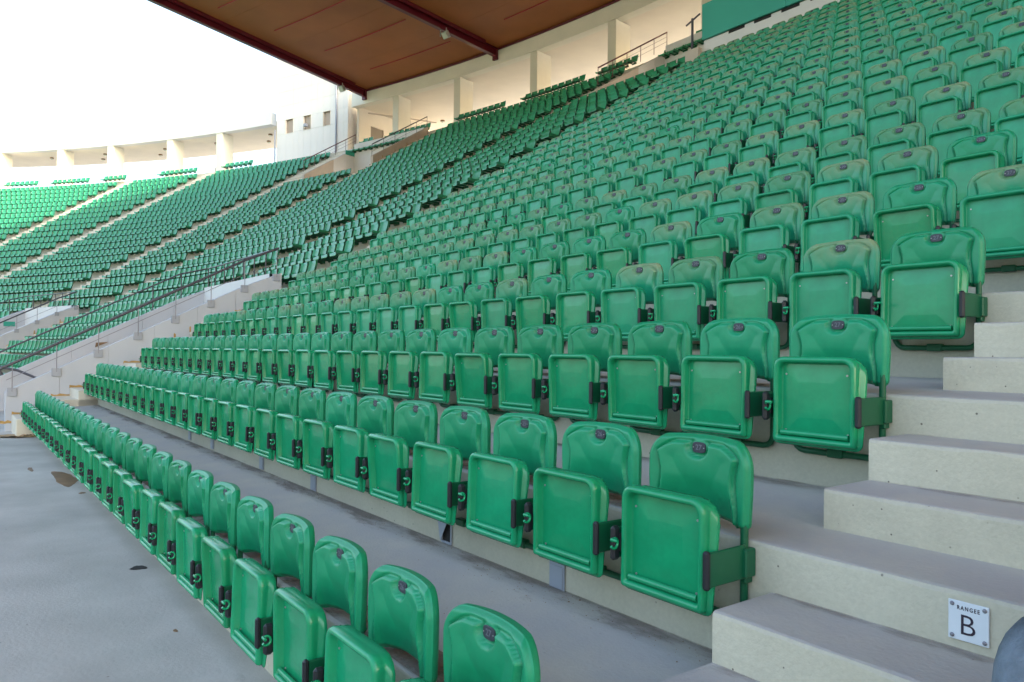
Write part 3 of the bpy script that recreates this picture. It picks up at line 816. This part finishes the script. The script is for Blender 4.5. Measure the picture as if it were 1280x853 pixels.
band('concourse_ceiling', M['cream'], C_RIGHT, 19.3, YR+.5, YR+8.0, ZL0+.12, ZL0+.4, 'cream ceiling slab behind the columns under the roof', 'ceiling')
band('concourse_ceiling', M['cream'], 24.75, 57, YR+.5, YR+5.5, ZL0+.12, ZL0+.4, 'cream ceiling slab behind the columns left of the tower', 'ceiling')
# ceiling lamps
lc = [(2.9, 4), (3.6, 7), (6.9, 4.2), (7.6, 7), (10.9, 4), (11.6, 7), (14.9, 3.6), (17.3, 6), (26.3, 2.2), (27.3, 3.6), (30.2, 2.4), (33.8, 2.4), (35, 3.8), (38.0, 2.4), (39, 3.8), (41.8, 2.6), (45.6, 3)]
for i, (c, dy) in enumerate(lc):
    p, a = pos(c, YR+dy); p.z = ZL0+.12
    root = empty('ceiling_lamp', p, a); tag(root, 'small brown ceiling lamp, %s from the right in the concourse' % ordw(i+1), 'lamp', 'concourse ceiling lamps')
    m_ = MB(); m_.tube([(0, 0, 0), (0, 0, -.10)], .16, 10); m_.build('housing', M['stain'], root)
    m_ = MB(); m_.tube([(0, 0, -.10), (0, 0, -.17)], [.13, .09], 10); m_.build('diffuser', M['lampglass'], root)
# end wall of the concourse by the tower, with door
root = empty('end_wall', P3(19.25, YR+.5, ZC0)); tag(root, 'cream concourse end wall with a grey door beside the tower', 'wall')
m_ = MB(); wall_prof(m_, 19.15, [(YR+.45, ZL0+.12, ZC0), (YR+1.6, ZL0+.12, ZC0)], .2, 1); wall_prof(m_, 19.15, [(YR+2.9, ZL0+.12, ZC0), (YR+8, ZL0+.12, ZC0)], .2, 1)
wall_prof(m_, 19.15, [(YR+1.6, ZL0+.12, ZC0+2.6), (YR+2.9, ZL0+.12, ZC0+2.6)], .2, 1)
m_.v = [tuple(Vector(v)-root.location) for v in m_.v]; m_.build('wall', M['cream'], root)
m_ = MB(); wall_prof(m_, 19.2, [(YR+1.6, ZC0+2.6, ZC0), (YR+2.9, ZC0+2.6, ZC0)], .06, 1); m_.v = [tuple(Vector(v)-root.location) for v in m_.v]; m_.build('door', M['door'], root)
m_ = MB(); m_.tube([P3(19.05, YR+1.2, ZL0-.15)-root.location, P3(17.4, YR+5.5, ZL0-.15)-root.location], .05, 6); m_.build('duct', M['rendered'], root)

# tower: flat front made of panels between c=19.5 and c=24.55
A = P3(19.45, YR-.12, 0); B = P3(24.25, YR-.12, 0); U = (B-A); LW = U.length; U.normalize(); ang = math.atan2(-U.y, -U.x)
tw = empty('tower', Vector((B.x, B.y, zp(26))), ang); tag(tw, 'tall white panelled tower with three small square windows behind the seats', 'tower')
zb_ = zp(26)-1.0; ZT = 27.0
# local x from B (0) to A (LW); local +y outward
xe = [0.0]; wins = [(.93, 1.70), (2.78, 3.50), (4.72, 5.40)]
xe = [0, .93, 1.70, 2.24, 2.78, 3.50, 4.11, 4.72, 5.40, 6.0, 6.65, LW]
ze = [0, 1.2, 2.35, 3.13, 4.10, 5.25, 6.4, 7.55, 8.7, 9.85, 11.0, ZT-zb_]
zoff = zb_ - zp(26)
WZ = (17.18-zb_, 18.18-zb_)
ze = [0, 1.1, WZ[0]-.0, WZ[1], WZ[1]+1.05, WZ[1]+2.1, WZ[1]+3.15, WZ[1]+4.2, WZ[1]+5.25, WZ[1]+6.3, WZ[1]+7.35]
pc = {}
for i in range(len(xe)-1):
    for j in range(len(ze)-1):
        if j == 2 and any(abs(xe[i]-w[0]) < .01 for w in wins): continue
        w, h = xe[i+1]-xe[i], ze[j+1]-ze[j]; key = (round(w, 2), round(h, 2))
        if key not in pc:
            mm = MB(); mm.bbox(.004, w-.004, -.03, .04, .004, h-.004, .004); pc[key] = mm.mesh('panel', M['tower'])
        o_ = obj('panel', pc[key], tw, (xe[i], random.uniform(-.003, .003), ze[j]+zoff))
m_ = MB()
zt_ = ze[-1]+zoff
m_.box(0, .93, .05, 5, zoff, zt_); m_.box(LW-.6, LW, .05, 5, zoff, zt_)
m_.box(.93, LW-.6, .05, .4, zoff, WZ[0]+zoff); m_.box(.93, LW-.6, .05, .4, WZ[1]+zoff, zt_); 
for a0, b0 in ((1.70, 2.78), (3.50, 4.72), (5.40, LW-.6)): m_.box(a0, b0, .05, .4, WZ[0]+zoff, WZ[1]+zoff)
m_.box(.93, LW-.6, .75, 5, zoff, zt_)
m_.build('core', M['tower'], tw)
for w in wins:
    root = MB(); root.box(w[0]-.03, w[0], -.05, .4, WZ[0]+zoff-.03, WZ[1]+zoff+.03); root.box(w[1], w[1]+.03, -.05, .4, WZ[0]+zoff-.03, WZ[1]+zoff+.03)
    root.box(w[0], w[1], -.05, .4, WZ[0]+zoff-.03, WZ[0]+zoff); root.box(w[0], w[1], -.05, .4, WZ[1]+zoff, WZ[1]+zoff+.03)
    wf = root.build('window', M['cream'], tw)
    pp = MB(); pp.box(w[0], w[1], .10, .14, WZ[0]+zoff, WZ[1]+zoff); pp.build('pane', M['pane'], wf)
for x, z1 in ((-.10, 3.4), (LW-1.05, 6.5)):
    m_ = MB(); m_.tube([(x, -.10, zoff), (x, -.10, z1+.0)], .06, 8); m_.build('downpipe', M['box'], tw)
m_ = MB(); m_.bbox(2.95, 3.2, -.25, -.03, 4.55+zoff-.35, 4.75+zoff-.35, .02); m_.build('camera_bracket', M['box'], tw)

# ------------------------------------------------------------------ press box at the top of the main block
pb = empty('press_box', (-13.85, yk(20)+.05, zp(19))); tag(pb, 'teal fronted press box on a white base above the top row', 'press box')
m_ = MB(); m_.bbox(0, 18, 0, .2, -.3, 1.14, .01); m_.build('base_wall', M['white'], pb)
for i in range(18):
    m_ = MB(); m_.box(.96+i*.92, 1.54+i*.92, -.012, .12, 1.05, 1.135); m_.build('slot', M['hole'], pb)
for i in range(6):
    m_ = MB(); m_.bbox(.0+i*3.0+.004, 3.0+i*3.0-.004, -.10, -.02, 1.14, 2.27, .004); m_.build('panel', M['teal'], pb)
m_ = MB(); m_.box(0, .12, -.01, 4, 1.145, 2.2); m_.box(0, 18, -.01, 4, 2.1, 2.2); m_.build('side_wall', M['teal'], pb)
m_ = MB(); m_.box(-.55, -.02, -.25, -.05, -.2, .9); m_.build('end_post', M['rendered'], pb)
m_ = MB(); m_.tube([(-.3, -.2, .6), (-.3, -.2, 1.9)], .04, 8); m_.tube([(-.55, -.2, 1.75), (0, -.2, 1.95)], .03, 8); m_.build('rail_post', M['darksteel'], pb)

# ------------------------------------------------------------------ roof
rf = empty('stand_roof', P3(cx(0), YR, ZL1)); tag(rf, 'large brown boarded roof with maroon steel beams over the stand', 'roof')
TAN = math.tan(radians(2.7)); YIN = -5.0
def rz(y): return ZL1+.06 + (YR-y)*TAN
S = segs(cx(30), 18.5)
def slabs(c0, c1, y0, y1, n_=1):
    mm = MB(); S_ = segs(c0, c1)
    for a0, b0 in zip(S_[:-1], S_[1:]):
        v = [P3(c, y, rz(y)+t) for c in (a0, b0) for y in (y0, y1) for t in (0, .35)]
        mm.add(v, [(0, 4, 5, 1), (2, 3, 7, 6), (1, 5, 7, 3), (0, 2, 6, 4)])
    return mm
BEAMS = [18.4, 10.55, 2.7, cx(-11.5), cx(-3), cx(5.5), cx(14), cx(22.5), cx(42), cx(61)]
edges = sorted(BEAMS + [cx(80)])
for c0, c1 in zip(edges[:-1], edges[1:]):
    ys = [YIN + i*(YR+.4-YIN)/8 for i in range(9)]
    for y0, y1 in zip(ys[:-1], ys[1:]):
        mm = slabs(c_at(c0, .01, 10) if c0 != cx(80) else c0, c1, y0+.006, y1-.006); mm.v = [tuple(Vector(v)-rf.location) for v in mm.v]; mm.build('soffit_panel', M['soffit'], rf)
for c in BEAMS:
    mm = MB()
    for (dx, w, h0, h1) in ((0, .10, -.42, 0), (0, .26, -.48, -.42), (0, .26, -.06, .0), (.30, .08, -.20, 0)):
        ca_, cb_ = c_at(c, dx-w/2, 12), c_at(c, dx+w/2, 12)
        y0, y1 = YIN, YR-.08-(1.2 if dx else 0)
        v = []
        for y in (y0, y1):
            p, a = pos(c, y); R = Matrix.Rotation(a, 4, 'Z')
            for xx in (dx-w/2, dx+w/2):
                q = p + (R @ Vector((xx*1.0, 0, 0)))
                v += [(q.x, q.y, rz(y)+h0-.004), (q.x, q.y, rz(y)+h1-.004)]
        mm.add(v, [(0, 2, 3, 1), (4, 5, 7, 6), (0, 1, 5, 4), (2, 6, 7, 3), (0, 4, 6, 2), (1, 3, 7, 5)])
    mm.v = [tuple(Vector(v)-rf.location) for v in mm.v]; mm.build('beam', M['beam'], rf)
    p, a = pos(c, YR-.1); mm = MB(); T = Matrix.Translation(p-rf.location) @ Matrix.Rotation(a, 4, 'Z')
    mm.bbox(-.17, .17, -.12, .04, ZL1-.62, ZL1+.05, .01, T); mm.build('end_plate', M['beam'], rf)
for (c0, c1) in zip(edges[:-1], edges[1:]):
    w = width(c0, c1, 14) if not (c0 < 0 < c1) else -c0+radians(c1)*(RC+14)
    for y in (23.2, 19.9, 16.6, 13.3, 10.0, 6.7, 3.4, .1):
        a0, b0 = c_at(c0, w*.14, y), c_at(c0, w*.84, y); mm = MB(); S_ = segs(a0, b0)
        mm.tube([P3(c, y, rz(y)-.015)-rf.location for c in S_], .032, 6); mm.build('purlin', M['purlin'], rf)
mm = MB(); S_ = segs(cx(80), 18.4); mm.tube([P3(c, YR-.12, ZL1-.02)-rf.location for c in S_], .06, 6); mm.build('edge_strip', M['beam'], rf)
for i, (c, y, L) in enumerate(((18.2, 23.0, 'floodlight under the outer maroon roof beam near the tower'), (10.4, 21.2, 'floodlight under the middle maroon roof beam'))):
    p, a = pos(c, y); p.z = rz(y)-.50
    root = empty('floodlight', p, a); tag(root, L, 'floodlight', 'floodlights under the roof beams')
    R = Matrix.Rotation(radians(35), 4, 'X')
    m_ = MB(); m_.bbox(-.22, .22, -.10, .10, -.50, -.12, .03, R); m_.build('housing', M['alu'], root)
    m_ = MB(); m_.bbox(-.18, .18, -.115, -.095, -.46, -.16, .005, R); m_.build('glass', M['lampglass'], root)
    m_ = MB(); m_.box(-.25, -.22, -.03, .03, -.35, .02); m_.box(.22, .25, -.03, .03, -.35, .02); m_.build('bracket', M['alu'], root)

# ------------------------------------------------------------------ small things near the camera
sg = empty('row_sign', (.8705, yk(1)-.001, .735+.101)); tag(sg, 'small white enamel plate lettered RANGEE B screwed to the concrete riser', 'sign')
m_ = MB(); m_.bbox(-.049, .049, -.004, 0, -.051, .051, .0015); m_.build('plate', M['sign'], sg)
o = obj('lettering', text_mesh('RANGEE', .0140, M['ink'], 'lettering', .0004, .0002, 1.35), sg, (.000, -.0045, .0335)); o.scale = (.84, 1, 1.08)
o = obj('letter', text_mesh('B', .076, M['ink'], 'letter', .0004, -.0006), sg, (-.002, -.0045, -.011))
for sx_ in (-1, 1):
    for sz_ in (-1, 1):
        m_ = MB(); m_.tube([(sx_*.039, -.004, sz_*.041), (sx_*.039, -.0065, sz_*.041), (sx_*.039, -.008, sz_*.041)], [.0058, .0052, .003], 10); m_.build('screw', M['steel'], sg)
for i, (x, z) in enumerate(((-.77, .565), (-1.67, .575), (-3.48, .575), (-4.6, .58), (-6.07, .59), (-6.94, .59))):
    root = empty('cover_plate', (x, yk(1)-.001, z))
    L = ['grey plastic cover plate on the riser below the second row, nearest to the stairs', 'broken grey cover plate with a dark open triangle on the second riser', 'third grey cover plate from the stairs on the second riser',
         'fourth grey cover plate from the stairs on the second riser', 'fifth grey cover plate from the stairs on the second riser', 'farthest grey cover plate on the second riser'][i]
    tag(root, L, 'cover plate', 'cover plates on the riser')
    m_ = MB(); w, h = .05, .068
    if i == 1:
        m_.bbox(-w, w, -.010, 0, h-.012, h, .002); m_.bbox(-w, w, -.010, 0, -h, -h+.012, .002); m_.bbox(-w, -w+.01, -.010, 0, -h+.012, h-.012, .002); m_.bbox(w-.01, w, -.010, 0, -h+.012, h-.012, .002)
        m_.build('rim', M['box'], root)
        m_ = MB(); m_.box(-w+.01, w-.01, -.003, 0, -h+.012, h-.012); m_.build('opening', M['hole'], root)
        m_ = MB(); T = Matrix.Translation((-w-.02, -.016, h*.6)) @ Matrix.Rotation(radians(-6), 4, 'Z')
        m_.add([(0, 0, .0), (.115, 0, .02), (.03, 0, -.10), (0, -.002, .0), (.115, -.002, .02), (.03, -.002, -.10)], [(0, 1, 2), (3, 5, 4), (0, 3, 4, 1), (1, 4, 5, 2), (2, 5, 3, 0)], T=T); m_.build('loose_lid', M['box'], root)
    else:
        m_.bbox(-w, w, -.008, 0, -h, h, .002); m_.build('rim', M['box'], root)
        m_ = MB(); m_.bbox(-w+.008, w-.008, -.012, -.008, -h+.01, h-.03, .002); m_.build('lid', M['box'], root)
# stains, hole and litter on the front floor
def blob(name, m, x, y, rx, ry, z, label, cat, seed, n_=28, h=.002, kind=None):
    r = random.Random(seed); ph = [r.uniform(0, 6.28) for _ in range(4)]; pts = []
    for i in range(n_):
        a = 2*pi*i/n_; q = 1+.16*sin(2*a+ph[0])+.12*sin(3*a+ph[1])+.07*sin(5*a+ph[2])+.05*sin(8*a+ph[3]); pts.append((rx*q*cos(a), ry*q*sin(a), 0))
    m_ = MB(); m_.add(pts+[(p[0]*.97, p[1]*.97, h) for p in pts]+[(0, 0, h)], [(i, (i+1) % n_, n_+(i+1) % n_, n_+i) for i in range(n_)] + [(n_+i, n_+(i+1) % n_, 2*n_) for i in range(n_)])
    o_ = m_.build(name, m, None, (x, y, z)); tag(o_, label, cat); return o_
blob('water_stain', M['stain'], -8.35, -.12, .52, .12, .001, 'brown dried puddle stain on the grey front floor', 'stain', 3)
blob('water_stain', M['stain'], -9.3, -.38, .16, .03, .001, 'thin dark streak on the floor beyond the brown puddle', 'stain', 4)
blob('water_stain', M['stain'], -7.25, .0-.08, .05, .03, .001, 'small brown spot on the floor right of the brown puddle', 'stain', 5)
blob('floor_hole', M['hole'], -4.0, -.145, .062, .045, .001, 'round dark drain hole in the grey front floor', 'hole', 6, 20)
blob('floor_spot', M['stain'], -2.62, -.22, .02, .012, .001, 'tiny dark chip on the front floor near the first seats', 'spot', 8)
m_ = MB(); r = random.Random(3); N_ = 12
vv = []; 
for j in range(6):
    for i in range(N_+1): vv.append((i/N_*.75-.37 + r.uniform(-.01, .01), j/5*.40-.2+.04*sin(i*.8), .012+.05*abs(sin(i*.9+j*.7))*(i/N_) + r.uniform(0, .012)))
m_.add(vv, [(j*(N_+1)+i, j*(N_+1)+i+1, (j+1)*(N_+1)+i+1, (j+1)*(N_+1)+i) for j in range(5) for i in range(N_)], False)
o = m_.build('cardboard_scrap', M['card'], None, (-13.35, -.22, .0), radians(70)); tag(o, 'crumpled brown cardboard scrap on the floor at the far end of the front row', 'litter')
# soft brown dirt lying along the riser foot and in patches on the floors, plus painted shade under the backrests
def dirt(name, x0, x1, y0, y1, zf, label, seed, th=.5, sc_=3.0, ramp_y=True, strength=.45):
    m = bpy.data.materials.new('thin_dirt_shade'); m.use_nodes = True; nt = m.node_tree; N = nt.nodes; L = nt.links; b = N['Principled BSDF']
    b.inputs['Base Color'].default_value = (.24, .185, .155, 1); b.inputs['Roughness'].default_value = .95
    tc = N.new('ShaderNodeTexCoord'); no = N.new('ShaderNodeTexNoise'); no.inputs['Scale'].default_value = sc_; no.inputs['Detail'].default_value = 9; no.inputs['Roughness'].default_value = .68
    mp = N.new('ShaderNodeMapping'); mp.inputs['Location'].default_value = (seed*3.1, seed, 0); mp.inputs['Scale'].default_value = (1, 3.0 if ramp_y else 1.6, 1)
    L.new(tc.outputs['Object'], mp.inputs[0]); L.new(mp.outputs[0], no.inputs['Vector'])
    sx = N.new('ShaderNodeSeparateXYZ'); L.new(tc.outputs['Generated'], sx.inputs[0])
    fy = N.new('ShaderNodeMapRange'); L.new(sx.outputs[1], fy.inputs[0]); fy.inputs[1].default_value = 0; fy.inputs[2].default_value = 1
    fy.inputs[3].default_value = -.30 if ramp_y else 0; fy.inputs[4].default_value = .16 if ramp_y else 0
    ad = N.new('ShaderNodeMath'); ad.operation = 'ADD'; L.new(no.outputs[0], ad.inputs[0]); L.new(fy.outputs[0], ad.inputs[1])
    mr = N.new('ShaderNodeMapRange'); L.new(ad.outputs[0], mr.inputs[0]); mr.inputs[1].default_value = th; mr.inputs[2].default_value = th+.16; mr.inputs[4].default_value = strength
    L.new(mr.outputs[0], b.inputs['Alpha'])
    m_ = MB(); n_ = 30
    m_.add([(x0+(x1-x0)*i/n_, y, zf(y)) for i in range(n_+1) for y in (y0, y1)], [(2*i, 2*i+2, 2*i+3, 2*i+1) for i in range(n_)])
    tag(m_.build(name, m), label, 'dirt')
dirt('dirt_shade_streak', -13.2, .27, yk(1)-.30, yk(1)-.002, lambda y: zp(0)+SL*(1-(yk(1)-y)/D)+.004, 'soft brown dirt streak along the foot of the second riser', 1, .5, 2.4)
dirt('dirt_shade_streak', -13.2, .27, yk(2)-.30, yk(2)-.002, lambda y: zp(1)+SL*(1-(yk(2)-y)/D)+.004, 'soft brown dirt streak along the foot of the third riser', 2, .55, 2.4)
for kk in range(0, 3):  # dark sheets on the nosing: shade of the backrests painted in as colour
    dirt('dirt_shade_streak', -13.2, -.1, yk(kk)+.012, yk(kk)+.17, lambda y: zp(kk)+SL*(y-yk(kk))/D+.004, 'dark painted shade under the backrests on the nosing behind the %s' % ROWN[kk], 20+kk, .40, 2.2, False, .85)
for kk in range(1, 5):
    hh = (zp(kk)-foot(kk))/3
    for i_ in (1, 2):
        yb = yk(kk)-(2-i_)*.298 if i_ == 1 else yk(kk)
        zt__ = foot(kk)+hh*i_
        dirt('dirt_shade_streak', STAIR_L+.02, STAIR_R-.02, yb-.17, yb-.004, lambda y: zt__+.0035, 'thin brown dirt at the back of a pale step, %s row, %s tread' % (ROWN[kk], ['lower', 'upper'][i_-1]), kk*3+i_, .56, 3.5, True, .38)
dirt('dirt_patch', -14.5, 1.0, -3.0, -.1, lambda y: .004, 'faint brown dust patches scattered over the front floor', 3, .66, 1.1, False)
# dirt and grit along the foot of the second riser
r = random.Random(12); db = MB()
for i in range(1500):
    x = r.uniform(-13, .2); d_ = abs(r.gauss(0, .07)); k = 1
    if r.random() < .2: d_ = r.uniform(0, .8)
    y = yk(k)-.02-d_; s = r.uniform(.0012, .0035)*(1 if r.random() < .95 else 2.0)
    z = zp(0)+SL*(1-(yk(1)-y)/D)
    v = [(x+s*cos(a)*r.uniform(.6, 1.3), y+s*sin(a)*r.uniform(.6, 1.3), z) for a in (0, 1.6, 3.1, 4.7)]; db.add(v+[(x, y, z+s*.7)], [(0, 1, 4), (1, 2, 4), (2, 3, 4), (3, 0, 4)])
tag(db.build('grit', M['stain']), 'brown grit and crumbs along the foot of the second riser', 'grit', kind='stuff')

# ------------------------------------------------------------------ person sitting on the near stairs (only a knee is in view)
def skin_obj(name, joints, edges_, mname, parent, sub=2, root_i=0):
    me = bpy.data.meshes.new(name); me.from_pydata([j[0] for j in joints], edges_, []); o_ = bpy.data.objects.new(name, me); sc.collection.objects.link(o_)
    md = o_.modifiers.new('skin', 'SKIN'); md.use_smooth_shade = True
    sv = me.skin_vertices[0].data
    for i, j in enumerate(joints):
        rr = j[1]; sv[i].radius = rr if isinstance(rr, tuple) else (rr, rr)
        sv[i].use_root = (i == root_i)
    ms_ = o_.modifiers.new('sub', 'SUBSURF'); ms_.levels = sub; ms_.render_levels = sub
    dg = bpy.context.evaluated_depsgraph_get(); m2 = bpy.data.meshes.new_from_object(o_.evaluated_get(dg)); m2.name = name
    bpy.data.objects.remove(o_); m2.materials.clear(); m2.materials.append(M[mname])
    for p_ in m2.polygons: p_.use_smooth = True
    return obj(name, m2, parent)
PX, PY, PZ = 1.50, .72, .772
pr_ = empty('person', (PX, PY, PZ)); tag(pr_, 'person in blue jeans and grey jumper sitting on the near steps, one knee in view', 'person')
J = []; E_ = []
def J_(p, r, par=None):
    J.append((p, r)); 
    if par is not None: E_.append((par, len(J)-1))
    return len(J)-1
pel = J_((0, 0, .12), (.12, .10)); ch = J_((0, .0, .36), (.13, .095), pel); up_ = J_((0, -.02, .52), (.13, .09), ch); nk = J_((0, -.03, .60), .048, up_); hb = J_((0, -.052, .672), (.060, .066), nk); hd = J_((0, -.05, .745), (.074, .094), hb); ht = J_((0, -.045, .82), (.066, .084), hd)
legs = {}
for s, kx, fx in ((-1, -.262, -.20), (1, .16, .15)):
    h_ = J_((s*.09, -.03, .10), .085, pel); kn = J_((kx, -.44, .245 + (.02 if s < 0 else 0)), .052, h_); an = J_((fx, -.50, -.20), .036, kn); to = J_((fx, -.66, -.245), .032, an); legs[s] = (h_, kn, an)
for s in (-1, 1):
    sh = J_((s*.17, -.02, .50), .052, up_); el = J_((s*.23, -.16, .27), .038, sh); wr = J_((s*.13, -.36, .30), .025, el); pa = J_((s*.115, -.42, .30), (.032, .018), wr)
    for f_i, (ox, L_) in enumerate(((-.03, .065), (-.01, .075), (.01, .07), (.028, .055))):
        a_ = J_((s*.115+ox, -.455, .298), .009, pa); b_ = J_((s*.115+ox*1.1, -.455-L_*.6, .285), .0085, a_); J_((s*.115+ox*1.1, -.455-L_*.9, .262), .007, b_)
    t_ = J_((s*(.115-.035), -.40, .285), .010, pa); J_((s*(.115-.055), -.435, .272), .008, t_)
skin_obj('body', J, E_, 'skin', pr_)
Jj = [((0, 0, .12), (.155, .13)), ((0, 0, .20), (.15, .125))]; Ej = [(0, 1)]
for s, kx, fx in ((-1, -.254, -.20), (1, .16, .15)):
    n0 = len(Jj); Jj += [((s*.10, -.05, .105), .105), ((s*.10*.4+kx*.6, -.28, .19), .088), ((kx, -.44, .235+(.044 if s < 0 else 0)), .068), ((kx, -.485, .16+(.04 if s < 0 else 0)), .085), ((fx, -.50, -.02), .062), ((fx, -.50, -.16), .060)]
    Ej += [(0, n0), (n0, n0+1), (n0+1, n0+2), (n0+2, n0+3), (n0+3, n0+4), (n0+4, n0+5)]
skin_obj('jeans', Jj, Ej, 'denim', pr_)
Jt = [((0, -.01, .10), (.172, .145)), ((0, 0, .17), (.165, .13)), ((0, 0, .34), (.165, .125)), ((0, -.02, .50), (.165, .115)), ((0, -.028, .57), (.085, .080)), ((0, -.03, .605), (.062, .062))]; Et = [(0, 1), (1, 2), (2, 3), (3, 4), (4, 5)]
for s in (-1, 1):
    n0 = len(Jt); Jt += [((s*.18, -.02, .505), .072), ((s*.235, -.16, .27), .056), ((s*.14, -.34, .30), .042)]; Et += [(3, n0), (n0, n0+1), (n0+1, n0+2)]
skin_obj('jumper', Jt, Et, 'knit', pr_)
m_ = MB()      # hair cap
for j in range(1):
    rings = []
    for a in range(0, 8):
        el_ = pi/2*a/7; rings.append([(.083*cos(el_)*cos(t*pi/8), -.036+.104*cos(el_)*sin(t*pi/8), .79+.098*sin(el_)*(1 if a else 1)-(.055*smooth(-.35, .3, sin(t*pi/8)) if a < 2 else 0)+(.022*cos(el_) if sin(t*pi/8) < -.35 else 0)) for t in range(16)])
    m_.loft(rings, True, cap0=True, smooth=True)
m_.build('hair', M['hair'], pr_)
for s in (-1, 1):
    m_ = MB(); m_.loft([[(s*.028+.013*cos(q)*cos(t*pi/4), -.131-.006*sin(q), .752+.007*cos(q)*sin(t*pi/4)) for t in range(8)] for q in (0, .6, 1.1, 1.5)], True, cap1=True, flip=True); ey = m_.build('eye', M['sign'], pr_)
    m_ = MB(); m_.tube([(s*.028, -.136, .752), (s*.028, -.1385, .752)], [.0055, .0048], 10); m_.build('iris', M['ink'], ey)
    m_ = MB(); m_.tube([(s*.012, -.140, .768), (s*.028, -.143, .773), (s*.045, -.132, .768)], [.002, .0035, .002], 6); m_.build('eyebrow', M['hair'], pr_)
    m_ = MB(); m_.tube([(s*.074, -.05, .715), (s*.086, -.045, .735), (s*.080, -.04, .765)], [.008, .012, .009], 6); m_.build('ear', M['skin'], pr_)
    fx = -.20 if s < 0 else .15
    m_ = MB(); m_.loft([[(fx+w*cos(t*pi/6), -.60+l*sin(t*pi/6), z) for t in range(12)] for w, l, z in ((.048, .14, -.312), (.050, .145, -.29), (.044, .13, -.25), (.035, .08, -.215))], True, True, True, True); m_.build('shoe', M['shoe'], pr_)
m_ = MB(); m_.tube([(0, -.138, .757), (0, -.150, .735), (0, -.156, .722), (0, -.140, .715)], [.006, .009, .013, .009], 8); m_.build('nose', M['skin'], pr_)
m_ = MB(); m_.tube([(-.022, -.128, .690), (0, -.139, .688), (.022, -.128, .690)], [.003, .006, .003], 6); m_.build('mouth', M['stain'], pr_)
